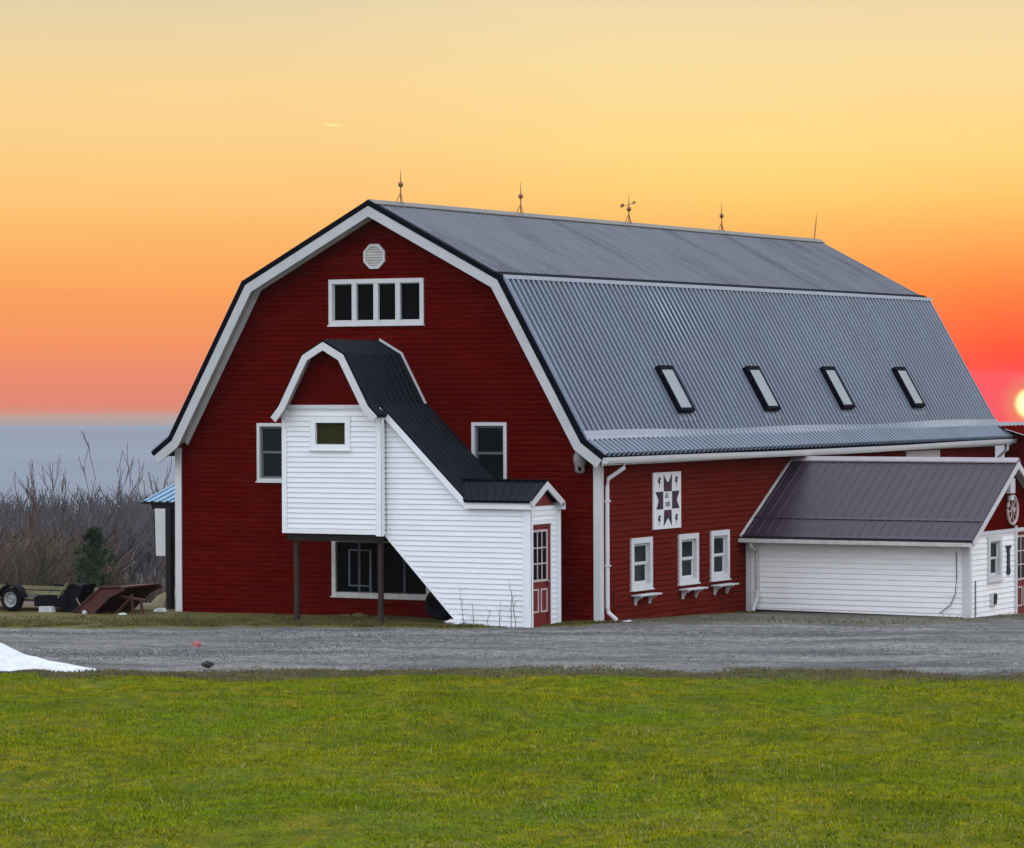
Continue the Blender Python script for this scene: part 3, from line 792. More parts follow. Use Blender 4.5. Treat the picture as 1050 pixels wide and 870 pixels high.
# white door head and red patch board on the side wall beyond the wing
mb = MB(); mb.box(17.4, 19.75, .018, .05, 3.02, 3.36, SIDE); mb.box(17.4, 17.6, .018, .05, -.6, 3.02, SIDE); mb.box(19.55, 19.75, .018, .05, -.6, 3.02, SIDE); mb.build('door_head', 'trim', barn)
mb = MB(); mb.box(.62, .72, .017, .05, -.1, .62, SIDE); mb.box(.72, 1.3, .017, .03, .30, .34, SIDE); mb.build('wall_patch_board', 'red_side', barn)
# skylights
def onroof(z, y, n=0.0):
    t = (P[4][1] - z) / (P[4][1] - P[5][1])
    return Vector((P[4][0] + (P[5][0] - P[4][0]) * t + nn_.x * n, y, z + nn_.y * n))
for y in (4.93, 9.74, 14.32, 19.1):
    z1_, z0_ = 5.48, 4.44
    def sbox(mb, ya, yb, za, zb, n0_, n1_):
        q = [onroof(z, yy__, n_) for n_ in (n0_, n1_) for z in (za, zb) for yy__ in (ya, yb)]
        mb.add(q, [(0, 1, 3, 2), (4, 6, 7, 5), (0, 4, 5, 1), (2, 3, 7, 6), (0, 2, 6, 4), (1, 5, 7, 3)])
    mb = MB()
    hw = .37
    for a_ in ((-hw, -hw + .07, z0_, z1_), (hw - .07, hw, z0_, z1_), (-hw + .07, hw - .07, z1_ - .09, z1_), (-hw + .07, hw - .07, z0_, z0_ + .07)):
        sbox(mb, y + a_[0], y + a_[1], a_[2], a_[3], 0, .20)
    skl = mb.build('skylight', 'edge', barn)
    mb = MB(); sbox(mb, y - hw + .07, y + hw - .07, z0_ + .07, z1_ - .09, .12, .185); mb.build('pane', 'sky_glass', skl)
    mb = MB(); sbox(mb, y - hw - .02, y + hw + .12, z0_ - .16, z0_ - .005, .03, .055); mb.build('sill_flashing', 'flash', skl)

# lightning rods along the ridge
for i, (y, kind) in enumerate(((.92, 'ball'), (6.58, 'ball'), (12.35, 'vane'), (17.9, 'ball'), (24.1, 'bare'))):
    lab = {0: 'thin lightning rod with a rust-brown ball nearest the front gable peak', 1: 'second lightning rod from the front gable, slim with a rust-brown ball',
           2: 'lightning rod carrying a small arrow vane at the middle of the barn ridge', 3: 'fourth lightning rod with a small ball, beyond the arrow vane on the ridge',
           4: 'bare leaning lightning rod without a ball at the far end of the ridge'}[i]
    t_ = thing('lightning_rod', (5.5, y, 9.27), lab, 'lightning rod', 'lightning rods along the barn ridge')
    lean = .07 if kind == 'bare' else 0
    mb = MB(); mb.tube([(5.5, y, 9.25), (5.5 + lean * .3, y + lean, 9.7), (5.5 + lean * .5, y + lean * 1.5, 10.02)], [.016, .014, .004], 6); mb.build('rod', 'copper', t_)
    if kind != 'bare':
        mb = MB()
        for k in range(3):
            a_ = R(90 + 120 * k); mb.tube([(5.5 + .12 * math.cos(a_), y + .12 * math.sin(a_), 9.24), (5.5, y, 9.50)], .009, 5)
        mb.build('foot', 'copper', t_)
        mb = MB(); mb.lathe([(0, -.065), (.04, -.05), (.063, 0), (.04, .05), (0, .065)], (5.5, y, 9.68 if kind == 'ball' else 9.62), seg=12); mb.build('ball', 'copper', t_, smooth=True)
    if kind == 'vane':
        mb = MB(); mb.tube([(5.36, y - .08, 9.70), (5.62, y + .08, 9.78)], .008, 5)
        mb.prism([(5.30, 9.66), (5.39, 9.68), (5.40, 9.76), (5.31, 9.75)], y - .085, y - .075); mb.prism([(5.58, 9.74), (5.68, 9.80), (5.58, 9.83)], y + .07, y + .08)
        mb.build('arrow', 'copper', t_)

# wall lamp under the eave
t_ = thing('wall_lamp', (10.52, -.02, 3.3), 'grey rounded outdoor lamp with a dark opening, on the red gable by the right eave', 'lamp')
mb = MB(); mb.lathe([(.05, .30), (.055, .26), (.10, .21), (.14, .12), (.145, .02), (.12, -.06), (.105, -.12)], (10.62, -.17, 3.47), seg=16)
mb.tube([(10.62, -.02, 3.71), (10.62, -.12, 3.75), (10.62, -.17, 3.75)], .035, 8); mb.build('housing', 'lamp_grey', t_, smooth=True)
mb = MB(); mb.lathe([(.105, -.12), (.11, -.17), (.095, -.22), (.05, -.25), (0, -.26)], (10.62, -.17, 3.47), seg=16); mb.build('shade', 'lamp_grey', t_, smooth=True)
mb = MB(); mb.lathe([(0, 0), (.045, .0), (.05, -.02), (0, -.02)], (10.66, -.285, 3.325), axis=(-.25, -1, 0), seg=12); mb.build('opening', 'black', t_)

# barn quilt
bq = thing('barn_quilt', (11.02, 3.23, 1.91), 'white quilt board with navy and maroon notched star, on the red side wall', 'sign')
def SQ(u, z): return u, z
qa, qb, za_, zb_ = 2.53, 3.93, 1.90, 3.17
mb = MB(); mb.box(qa, qb, .02, .055, za_, zb_, SIDE); mb.build('board', 'signwhite', bq)
U = lambda t: qa + (qb - qa) * t
V_ = lambda t: za_ + (zb_ - za_) * t
def qp(pts): return [(U(a), V_(b)) for a, b in pts]
nv = MB(); nv.prism(qp([(.36, .96), (.37, .66), (.65, .66), (.66, .97), (.55, .83), (.48, .83)]), .056, .062, SIDE); nv.build('quilt_point', 'navy', bq)
nv = MB(); nv.prism(qp([(.36, .05), (.38, .33), (.64, .33), (.65, .05), (.52, .20)]), .056, .062, SIDE); nv.build('quilt_point', 'navy', bq)
nv = MB(); nv.prism(qp([(.07, .66), (.18, .50), (.10, .35), (.34, .35), (.34, .66)]), .056, .062, SIDE); nv.build('quilt_point', 'navy', bq)
nv = MB(); nv.prism(qp([(.93, .66), (.83, .50), (.93, .35), (.67, .35), (.67, .66)]), .056, .062, SIDE); nv.build('quilt_point', 'navy', bq)
for pl in ([(.40, .68), (.62, .68), (.60, .80), (.42, .80)], [(.42, .31), (.60, .31), (.58, .22), (.44, .22)], [(.22, .39), (.32, .39), (.32, .62), (.22, .62)], [(.69, .39), (.79, .39), (.79, .62), (.69, .62)]):
    mb = MB(); mb.prism(qp(pl), .063, .066, SIDE); mb.build('maroon_centre', 'maroon', bq)
def glyphs(mb, rows, u0, v0, uw, vh, n0_, n1_, F):
    for r_, row in enumerate(rows):
        for c_, ch in enumerate(row):
            if ch != ' ':
                mb.box(u0 + uw * c_, u0 + uw * (c_ + 1) * 1.0, n0_, n1_, v0 - vh * (r_ + 1), v0 - vh * r_, F)
LET = {'E': ("###", "#  ", "## ", "#  ", "###"), 'S': ("###", "#  ", "###", "  #", "###"), 'T': ("###", " # ", " # ", " # ", " # "),
       '1': (" # ", "## ", " # ", " # ", "###"), '8': ("###", "# #", "###", "# #", "###"), '6': ("###", "#  ", "###", "# #", "###"), 'J': ("  #", "  #", "  #", "# #", "###"), 'C': ("###", "#  ", "#  ", "#  ", "###")}
for word, u0_, v0_, cw in (('JEC', .405, .625, .021), ('1888', .415, .475, .018)):
    tx = MB()
    for k_, ch in enumerate(word):
        glyphs(tx, LET[ch], U(u0_) + k_ * cw * 4 * (qb - qa) * .62, V_(v0_), cw * (qb - qa) * .62, .021, .056, .06, SIDE)
    tx.build('lettering', 'ink_grey', bq)
for (cu_, cv_) in ((.20, .86), (.82, .86), (.20, .19), (.82, .19)):
    pts = [(-.03, .09), (.0, .06), (.05, .075), (.075, .04), (.03, .0), (.055, -.03), (.04, -.07), (.0, -.085), (-.02, -.05), (-.075, -.03), (-.04, .0), (-.03, .04)]
    sp = MB(); sp.prism([(U(cu_ + a_ * .8), V_(cv_ + b_ * .75)) for a_, b_ in pts], .056, .062, SIDE)
    sp.box(U(cu_) - .006, U(cu_) + .006, .056, .060, V_(cv_ - .13), V_(cv_ - .06), SIDE)
    sp.build('sprig_motif', 'ink', bq)

# ------------------------------------------------------------------ covered stairway
st = thing('stairway_enclosure', (8, -1, 0), 'white clapboard covered stairway with charcoal roofs, climbing to a small gambrel-roofed landing', 'porch')
D1, D2 = 2.10, 1.92
BOX = Frame((0, -D1, 0), (1, 0, 0), (0, -1, 0)); STW = Frame((0, -D2, 0), (1, 0, 0), (0, -1, 0))
bx0, bx1, bz0, bz1 = 4.27, 6.77, 1.90, 4.72
wh = (4.98, 6.0, 3.74, 4.46)
siding(MB(), BOX, [(bx0, bz0), (bx0, bz1), (bx1, bz1 - .06), (bx1, bz0)], [wh], e=.112, lap=.022).build('landing_wall', 'white', st)
mb = MB(); siding(mb, Frame((bx1, 0, 0), (0, -1, 0), (1, 0, 0)), [(D2 - .3, bz0), (D2 - .3, bz1 - .1), (D1, bz1 - .1), (D1, bz0)], e=.112, lap=.022)
mb.build('landing_side_wall', 'white', st); mb = MB(); siding(mb, Frame((bx0, 0, 0), (0, -1, 0), (-1, 0, 0)), [(0, bz0), (0, bz1), (D1, bz1), (D1, bz0)], e=.112, lap=.022)
mb.build('landing_side_wall', 'white', st)
mb = MB(); mb.box(bx0, bx1, -D1 + .02, -.02, bz0 - .02, bz0 + .05); mb.build('landing_floor', 'dark_wood', st)
mb = MB(); mb.box(bx0 - .03, bx0 + .09, .0, .035, bz0, bz1 - .02, BOX); mb.box(bx1 - .12, bx1 + .03, .0, .035, bz0 - .03, bz1 - .14, BOX); mb.box(bx0 + .09, bx1 - .12, .0, .03, bz0 - .0, bz0 + .10, BOX)
mb.box(bx1 + .02, bx1 + .045, -.05, .035, bz0 - .03, bz1 - .14, BOX)
mb.build('corner_board', 'white', st)
window(st, BOX, *wh, casing=.13, hung=False, glass='glass_olive', sash='sash_dark', frame='white', sw=.04)
# gambrel roof of the landing
lp = [(4.12, 4.48), (4.33, 4.72), (4.95, 5.84), (5.5, 6.14), (6.05, 5.84), (6.67, 4.72), (6.90, 4.50)]
ly0, ly1 = -2.42, -.02
LIn = inset(lp, .07)
mb = MB()
for i in range(6):
    a, b = lp[i], lp[i + 1]; hi_, lo_ = (a, b) if a[1] > b[1] else (b, a)
    ribbed(mb, (hi_[0], ly0, hi_[1]), (hi_[0], ly1, hi_[1]), (lo_[0], ly0, lo_[1]), (lo_[0], ly1, lo_[1]), pitch=.235, rib=.06, h=.022, first=.12)
mb.build('landing_roof', 'dark_roof', st)
mb = MB(); mb.strip([(a, b - .006) for a, b in lp], LIn, ly0 + .01, ly1); mb.build('roof_deck', 'edge', st)
mb = MB(); mb.strip(inset(lp, .045), inset(lp, .20), ly0 - .03, ly0 + .008); mb.build('barge_board', 'trim', st)
mb = MB(); mb.strip(inset(lp, .075), inset(lp, .095), ly0 + .01, -D1); mb.build('soffit', 'soffit', st)
mb = MB(); mb.strip([(a, b) for a, b in lp][3:], inset(lp, -.045)[3:], ly1 - .03, ly1 + .0); mb.strip([lp[-1], (lp[-1][0] + .02, lp[-1][1] - .13)], [(lp[-1][0] - .08, lp[-1][1] - .02), (lp[-1][0] - .06, lp[-1][1] - .14)], ly1 - .2, ly1 - .0)
mb.build('wall_flashing', 'trim', st)
tri = [(4.52, bz1 + .001)] + [p for p in inset(lp, .10)[2:5]] + [(6.48, bz1 - .05)]
tri = [(4.44, bz1)] + inset(lp, .09)[2:5] + [(6.60, bz1)]
mb = MB(); mb.prism(tri, .0, .02, BOX)
for k in range(18):
    u = 4.55 + k * .11
    zt = None
    for (a, za), (b, zb) in zip(tri[:-1], tri[1:]):
        if a <= u < b: zt = za + (zb - za) * (u - a) / (b - a)
    if zt and zt - bz1 > .1: mb.box(u, u + .03, .02, .03, bz1 + .01, zt - .02, BOX)
mb.build('gable_panel', 'red', st)
mb = MB(); mb.box(4.36, 6.60, .021, .045, bz1 - .09, bz1 - .0, BOX); mb.build('gable_sill', 'trim', st)
# stair wall
SX1 = 10.32; EZ = 2.60
rt = lambda x: 4.60 - .955 * (x - 6.77)
stp = [(6.80, 1.90), (6.80, rt(6.80) - .10), (8.80, 2.56), (SX1, 2.56), (SX1, -.2), (8.66, -.2), (8.62, .03)]
siding(MB(), STW, stp, e=.112, lap=.022).build('stair_wall', 'white', st)
mb = MB(); mb.strip([(6.77, 1.93), (8.66, .0)], [(6.77, 1.86), (8.66, -.07)], .0, .03, STW); mb.build('skirt_trim', 'white', st)
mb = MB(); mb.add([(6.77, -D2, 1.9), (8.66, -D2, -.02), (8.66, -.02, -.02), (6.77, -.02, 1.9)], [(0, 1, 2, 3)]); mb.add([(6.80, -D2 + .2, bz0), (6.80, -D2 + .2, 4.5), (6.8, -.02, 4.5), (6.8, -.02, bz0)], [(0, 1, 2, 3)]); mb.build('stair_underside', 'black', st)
# sloping roof above the stairs
sy0 = -D2 - .12
mb = MB(); ribbed(mb, (6.72, sy0, rt(6.72) + .09), (6.72, -.02, rt(6.72) + .09), (8.86, sy0, rt(8.86) + .09), (8.86, -.02, rt(8.86) + .09), pitch=.235, rib=.06, h=.022, first=.1); mb.build('stair_roof', 'dark_roof', st)
mb = MB(); slab(mb, (6.72, sy0, rt(6.72) + .09), (6.72, -.02, rt(6.72) + .09), (8.86, sy0, rt(8.86) + .09), (8.86, -.02, rt(8.86) + .09), t=.06); mb.build('roof_deck', 'edge', st)
mb = MB(); mb.strip([(6.74, rt(6.74) + .05), (8.80, rt(8.80) + .05)], [(6.74, rt(6.74) - .13), (8.80, rt(8.80) - .13)], .085, .125, STW)
mb.strip([(8.805, 2.68), (10.46, 2.68)], [(8.805, 2.50), (10.46, 2.50)], .085, .125, STW); mb.build('rake_board', 'white', st)
# entry porch with its own little gable
EY0, EY1, EYR = -2.12, -.62, -1.40
EF = Frame((SX1, 0, 0), (0, 1, 0), (1, 0, 0))
mb = MB()
ribbed(mb, (8.2, EYR, 3.10), (SX1 + .17, EYR, 3.10), (8.83, EY0, 2.68), (SX1 + .17, EY0, 2.68), pitch=.235, rib=.05, h=.02)
ribbed(mb, (8.2, EYR, 3.10), (SX1 + .17, EYR, 3.10), (8.2, EY1, 2.66), (SX1 + .17, EY1, 2.66), pitch=.235, rib=.05, h=.02)
mb.build('entry_roof', 'dark_roof', st)
mb = MB(); slab(mb, (8.2, EYR, 3.10), (SX1 + .16, EYR, 3.10), (8.83, EY0, 2.68), (SX1 + .16, EY0, 2.68), t=.05); slab(mb, (8.2, EYR, 3.10), (SX1 + .16, EYR, 3.10), (8.2, EY1, 2.66), (SX1 + .16, EY1, 2.66), t=.05)
mb.box(8.4, SX1 + .16, EYR - .09, EYR + .09, 3.08, 3.12)
mb.build('roof_deck', 'edge', st)
er = [(EY0, 2.64), (EYR, 3.06), (EY1, 2.62)]
mb = MB(); mb.strip(inset(er, -.02), inset(er, .12), .13, .17, EF); mb.box(EY1 - .10, EY1 + .03, -.1, .17, 2.46, 2.60, EF); mb.build('barge_board', 'trim', st)
mb = MB(); mb.prism([(EY0 + .30, 2.56), (EYR, 2.93), (EY1 - .20, 2.56)], .0, .02, EF); mb.build('gable_panel', 'door_red', st)
ew = [(-D2, -.2), (-D2, 2.555), (-.60, 2.555), (-.60, -.2)]
siding(MB(), EF, ew, [(-1.84, -1.0, -.2, 2.17)], e=.112, lap=.022).build('entry_wall', 'white', st)
mb = MB(); mb.box(8.6, SX1, -.61, -.59, -.3, 2.6); mb.box(8.6, 8.62, -.6, -.02, -.3, 2.9); mb.build('entry_rear_wall', 'white', st)
mb = MB(); mb.box(-D2 - .02, -1.84, .0, .05, -.2, 2.5, EF); mb.box(SX1 - .14, SX1 + .05, .0, .035, -.2, 2.50, STW); mb.box(-1.84, -.95, .017, .045, 2.17, 2.27, EF); mb.box(-.74, -.58, .0, .05, -.2, 2.5, EF); mb.box(-1.0, -.96, .0, .03, -.2, 2.17, EF)
mb.build('entry_trim', 'white', st)
def panel_door(parent, F, u0, u1, z0, z1, trimm='door_trim', cols=3, rows=3, glass='glass_dark'):
    mb = MB(); mb.box(u0, u1, -.06, -.015, z0, z1, F); mb.box(u0, u1, -.02, .02, z1 - .07, z1, F); mb.box(u1 - .10, u1, -.02, .015, z0, z1 - .07, F); d = mb.build('door', 'door_red', parent)
    w_ = u1 - u0 - .10; a_, b_ = u0 + .08, u0 + w_ - .06; zg0 = z0 + (z1 - z0) * .46; zg1 = z1 - .17
    g_ = MB(); g_.box(a_, b_, -.012, -.008, zg0, zg1, F); g_.build('pane', glass, d)
    t = MB()
    t.box(a_ - .05, a_, -.012, .012, zg0 - .05, zg1 + .05, F); t.box(b_, b_ + .05, -.012, .012, zg0 - .05, zg1 + .05, F); t.box(a_, b_, -.012, .012, zg1, zg1 + .05, F); t.box(a_, b_, -.012, .012, zg0 - .05, zg0, F)
    for k in range(1, cols): c_ = a_ + (b_ - a_) * k / cols; t.box(c_ - .016, c_ + .016, -.007, .006, zg0, zg1, F)
    for k in range(1, rows): c_ = zg0 + (zg1 - zg0) * k / rows; t.box(a_, b_, -.0065, .0055, c_ - .014, c_ + .014, F)
    zp0, zp1 = z0 + .30, zg0 - .20; mid = (a_ + b_) / 2
    for p0, p1 in ((a_ - .04, mid - .05), (mid + .05, b_ + .04)):
        t.box(p0, p1, -.012, .008, zp1 - .035, zp1, F); t.box(p0, p1, -.012, .008, zp0, zp0 + .035, F)
        t.box(p0, p0 + .035, -.012, .008, zp0 + .035, zp1 - .035, F); t.box(p1 - .035, p1, -.012, .008, zp0 + .035, zp1 - .035, F)
    t.build('moulding', trimm, d)
    k_ = MB(); k_.lathe([(0, .07), (.03, .06), (.03, .035), (.012, .02), (.012, -.01)], F(b_ + .055, 0, z0 + .95), axis=F.n, seg=10); k_.build('handle', 'rim', d)
    return d
panel_door(st, EF, -1.84, -1.0, -.02, 2.17)
# posts under the landing
for px_, yy_ in ((4.50, -1.95), (6.66, -1.95)):
    mb = MB(); mb.box(px_ - .047, px_ + .047, yy_ - .047, yy_ + .047, -.3, 1.89); mb.build('post', 'wood', st)
mb = MB(); mb.box(bx0 + .05, bx1, -D1 + .03, -D1 + .10, bz0 - .16, bz0 - .03); mb.box(bx0 + .05, bx1, -.12, -.05, bz0 - .2, bz0 - .03)
for k in range(7): mb.box(bx0 + .1 + k * .38, bx0 + .14 + k * .38, -D1 + .1, -.12, bz0 - .16, bz0 - .03)
mb.build('joist', 'dark_wood', st)

# ------------------------------------------------------------------ side wing
wg = thing('side_wing', (13.8, 10, -.2), 'low white clapboard wing with a flare-tinted dark metal roof, joined to the barn side', 'building')
WY, WX, RY, WZ, RZ = 7.5, 16.58, 10.10, 1.50, 3.33
WF = Frame((0, WY, 0), (1, 0, 0), (0, -1, 0)); GF = Frame((WX, 0, 0), (0, 1, 0), (1, 0, 0))
BY = 2 * RY - WY
sl2 = (RZ - 1.56) / (RY - 7.12)
rz = lambda y: RZ - sl2 * abs(y - RY)
siding(MB(), WF, [(11.02, -.16), (11.02, rz(WY) - .08), (WX, rz(WY) - .08), (WX, -.20)], e=.122, lap=.02).build('long_wall', 'white_old', wg)
mb = MB(); mb.box(11.02, WX, -.05, -.01, -.6, -.12, WF); mb.build('foundation', 'stone', wg)
wwin = (8.66, 9.56, .56, 1.60); wdoor = (10.56, 11.60, -.44, 1.66)
GZ = 1.69
siding(MB(), GF, [(WY, -.26), (WY, rz(WY) - .1), (WY + .28, GZ), (BY - .28, GZ), (BY, rz(BY) - .1), (BY, -.5)], [wwin, wdoor], e=.122, lap=.02).build('gable_wall', 'white_old', wg)
mb = MB(); siding(mb, GF, [(WY + .16, GZ), (RY, RZ - .10), (BY - .16, GZ)], e=.122, n0=.0); mb.build('gable_peak', 'red', wg)
mb = MB(); mb.box(WY + .2, BY - .2, .021, .04, GZ - .06, GZ + .03, GF); mb.build('gable_sill', 'trim', wg)
mb = MB(); mb.box(11.02, WX, .3, .32, -.6, .4, Frame((0, BY, 0), (1, 0, 0), (0, -1, 0))); mb.box(11.02, WX, BY - .02, BY, -.6, rz(BY) - .1); mb.build('rear_wall', 'white_old', wg)
wy0, wx0, wx1 = 7.12, 11.03, WX + .26
mb = MB(); ribbed(mb, (wx0, RY, RZ), (wx1, RY, RZ), (wx0, wy0, rz(wy0)), (wx1, wy0, rz(wy0)), pitch=.235, rib=.05, h=.011, first=.1); mb.build('roof_panel', 'flare_roof', wg)
mb = MB(); ribbed(mb, (wx0, RY, RZ), (wx1, RY, RZ), (wx0, BY + .38, rz(BY + .38)), (wx1, BY + .38, rz(BY + .38)), pitch=.235, rib=.05, h=.011, first=.1); mb.build('roof_panel', 'flare_roof', wg)
mb = MB(); slab(mb, (wx0, RY, RZ), (wx1 - .01, RY, RZ), (wx0, wy0, rz(wy0)), (wx1 - .01, wy0, rz(wy0)), t=.06); slab(mb, (wx0, RY, RZ), (wx1 - .01, RY, RZ), (wx0, BY + .38, rz(BY + .38)), (wx1 - .01, BY + .38, rz(BY + .38)), t=.06); mb.build('roof_deck', 'plum_dark', wg)
ys_ = 7.86
mb = MB(); mb.add([(wx0, ys_, rz(ys_) + .022), (wx1, ys_, rz(ys_) + .022), (wx1, ys_ - .07, rz(ys_ - .07) + .024), (wx0, ys_ - .07, rz(ys_ - .07) + .024)], [(0, 1, 2, 3)])
mb.add([(wx0, wy0 + .07, rz(wy0 + .07) + .022), (wx1, wy0 + .07, rz(wy0 + .07) + .022), (wx1, wy0 - .005, rz(wy0) + .02), (wx0, wy0 - .005, rz(wy0) + .02)], [(0, 1, 2, 3)]); mb.build('roof_seam', 'plum_dark', wg)
GW = Frame((0, 0, 0), (0, 1, 0), (1, 0, 0))
mb = MB(); mb.strip([(RY - .14, rz(RY - .14) + .05), (RY, RZ + .06), (RY + .14, rz(RY + .14) + .05)], [(RY - .14, rz(RY - .14) + .022), (RY, RZ + .03), (RY + .14, rz(RY + .14) + .022)], wx0, wx1, GW); mb.build('ridge_cap', 'ridge_pale', wg)
wr = [(wy0, rz(wy0)), (RY, RZ), (BY + .38, rz(BY + .38))]
mb = MB(); mb.strip(inset(wr, .015), inset(wr, .16), wx1 - .035, wx1, GW); mb.build('barge_board', 'trim', wg)
mb = MB(); mb.strip(inset(wr, .07), inset(wr, .09), WX, wx1 - .036, GW); mb.build('soffit', 'trim_dirty', wg)
mb = MB(); mb.strip(inset(wr, -.035)[:2], inset(wr, .05)[:2], wx0 - .0, wx0 + .05, GW); mb.build('rake_trim', 'trim_dirty', wg)
mb = MB(); mb.box(wx0, wx1 - .04, wy0 - .09, wy0 + .02, rz(wy0) - .13, rz(wy0) - .045); mb.build('gutter', 'trim_dirty', wg)
mb = MB(); mb.box(wx0, WX, wy0 + .02, WY - .02, rz(wy0) - .11, rz(wy0) - .09); mb.build('eave_soffit', 'soffit', wg)
mb = MB(); mb.box(11.03, 11.16, .0, .045, -.3, 1.42, WF); mb.build('corner_board', 'trim', wg); mb = MB(); mb.box(WX - .13, WX + .045, .0, .045, -.35, 1.42, WF); mb.box(WY - .0, WY + .10, .0, .045, -.35, 1.42, GF); mb.build('corner_board', 'trim', wg)
mb = MB(); mb.tube([(11.32, wy0 - .03, 1.42), (11.32, wy0, 1.33), (11.34, WY - .09, 1.18), (11.34, WY - .09, .25)], .04, 8); mb.build('downspout', 'trim_dirty', wg)
mb = MB(); mb.tube([(11.34, WY - .10, .25), (11.38, WY - .14, .2), (11.30, WY - .26, -.18)], .055, 8); mb.build('downspout', 'trim', wg)
mb = MB(); mb.tube([(16.30, WY - .04, 1.30), (16.31, WY - .045, .7), (16.28, WY - .05, .35), (16.16, WY - .05, .08), (15.9, WY - .06, -.12)], .012, 5); mb.tube([(WX + .035, 7.86, .62), (WX + .035, 7.86, -.3)], .016, 5); mb.build('cable', 'cable', wg)
window(wg, GF, *wwin, casing=.13, proud=.05, depth=.10, curtain=(.9, 'curtain'), sw=.05)
panel_door(wg, GF, *wdoor, cols=3, rows=3, glass='glass')
mb = MB(); mb.box(wdoor[0] - .12, wdoor[0], .0, .05, -.4, 1.78, GF); mb.box(wdoor[1], wdoor[1] + .12, .0, .05, -.4, 1.78, GF); mb.build('door_trim', 'trim', wg)
mb = MB(); mb.box(8.84, 9.16, .015, .06, -.02, .28, GF); ob = mb.build('outlet_box', 'trim', wg)
mb = MB(); mb.box(8.95, 9.07, .06, .10, .02, .22, GF); mb.box(8.98, 9.04, .06, .12, .14, .26, GF); mb.build('outlet', 'ink', ob)
mb = MB(); mb.box(8.5, 12.2, .02, .5, -.62, -.42, GF); mb.build('step', 'stone', wg)
# white box and flood lamp by the peak
t_ = thing('flood_lamp', (WX + .05, 9.95, 2.5), 'small white box-shaped lamp under the peak of the wing gable', 'lamp')
mb = MB(); mb.box(9.80, 10.12, .02, .16, 2.56, 2.90, GF); mb.build('housing', 'trim', t_)
mb = MB(); mb.lathe([(.0, .0), (.07, .0), (.085, .10), (.0, .10)], GF(9.92, .12, 2.5), axis=(0, 0, -1), seg=12); mb.build('lamp_head', 'trim', t_)
# wagon wheel
ww = thing('wagon_wheel', (WX + .08, 10.18, 2.15), 'pale wooden wagon wheel hung on the red peak of the wing', 'wheel')
mb = MB()
cy_, cz_, rr_ = 10.18, 2.16, .33
ring = [GF(cy_ + rr_ * math.cos(2 * math.pi * k / 28), .07, cz_ + rr_ * math.sin(2 * math.pi * k / 28)) for k in range(29)]
mb.tube(ring, .035, 6, cap=False); mb.build('rim', 'door_trim', ww)
mb = MB(); mb.lathe([(0, -.04), (.06, -.04), (.06, .05), (0, .05)], GF(cy_, .07, cz_), axis=(1, 0, 0), seg=12); mb.build('hub', 'door_trim', ww)
for k in range(8):
    a_ = R(45 * k + 10); mb = MB(); mb.tube([GF(cy_ + .05 * math.cos(a_), .07, cz_ + .05 * math.sin(a_)), GF(cy_ + .31 * math.cos(a_), .07, cz_ + .31 * math.sin(a_))], .014, 5); mb.build('spoke', 'door_trim', ww)
# vertical dark sign
vs_ = thing('vertical_sign', (WX + .03, 10.0, .7), 'narrow dark vertical sign with lettering, between wing window and red door', 'sign')
mb = MB(); mb.box(9.93, 10.07, .022, .05, .74, 1.30, GF); mb.box(9.86, 10.14, .022, .055, 1.27, 1.33, GF); mb.lathe([(0, 0), (.10, 0), (.10, .03), (0, .03)], GF(10.0, .022, .74), axis=(1, 0, 0), seg=14); mb.build('board', 'navy', vs_)
mb = MB()
for k in range(6): glyphs(mb, (("###", "# #", "###") if k % 2 else ("# #", "###", "# #")), 9.97, 1.24 - k * .075, .02, .017, .051, .055, GF)
mb.build('lettering', 'ink_grey', vs_)

# ------------------------------------------------------------------ rear addition seen past the wing
ra = thing('rear_addition', (13.5, 23, -.8), 'red rear addition with white gutter, just showing past the far end of the barn', 'building')
mb = MB(); ribbed(mb, (11.05, 24.05, 3.93), (11.05, 29, 3.93), (15.6, 24.05, 2.58), (15.6, 29, 2.58), pitch=.3, rib=.05, h=.02); mb.build('roof_panel', 'red', ra)
mb = MB(); siding(mb, Frame((0, 24.5, 0), (1, 0, 0), (0, -1, 0)), [(11.1, -1), (11.1, 3.84), (15.5, 2.54), (15.5, -1)]); mb.build('wall', 'red', ra)
mb = MB(); mb.box(11.85, 15.4, 24.2, 24.3, 2.92, 3.06); mb.build('gutter', 'trim', ra)
mb = MB(); mb.tube([(12.6, 24.25, 2.93), (12.6, 24.4, 2.6), (12.6, 24.42, -.8)], .05, 8); mb.build('downspout', 'trim', ra)

# ------------------------------------------------------------------ lean-to porch on the left wall
ln = thing('lean_to', (-.9, 2, -.2), 'open lean-to with a blue ribbed metal roof, against the left barn wall', 'shed')
mb = MB(); ribbed(mb, (-1.87, 2.95, 2.90), (-.03, 2.95, 2.90), (-1.87, 1.2, 2.40), (-.03, 1.2, 2.40), pitch=.22, rib=.08, h=.03); mb.build('roof_panel', 'blue_roof', ln)
mb = MB(); slab(mb, (-1.87, 2.95, 2.90), (-.03, 2.95, 2.90), (-1.87, 1.2, 2.40), (-.03, 1.2, 2.40), t=.05); mb.box(-1.62, -.03, 1.26, 1.34, 2.22, 2.36); mb.build('roof_deck', 'dark_wood', ln)
for px_, py_ in ((-1.12, 1.3), (-.10, 1.35), (-1.6, 4.6)):
    mb = MB(); mb.box(px_ - .07, px_ + .07, py_ - .07, py_ + .07, -.6, 2.3); mb.build('post', 'dark_wood', ln)
mb = MB(); mb.prism([(-1.10, 2.22), (-.05, 2.22), (-.05, 1.95), (-.35, 1.55), (-1.02, 1.15)], 1.3, 1.36); mb.build('brace', 'dark_wood', ln)
mb = MB(); mb.prism([(-1.50, 2.24), (-1.20, 2.24), (-1.20, 1.12), (-1.47, 1.12)], 1.22, 1.27); mb.build('side_panel', 'trim', ln)
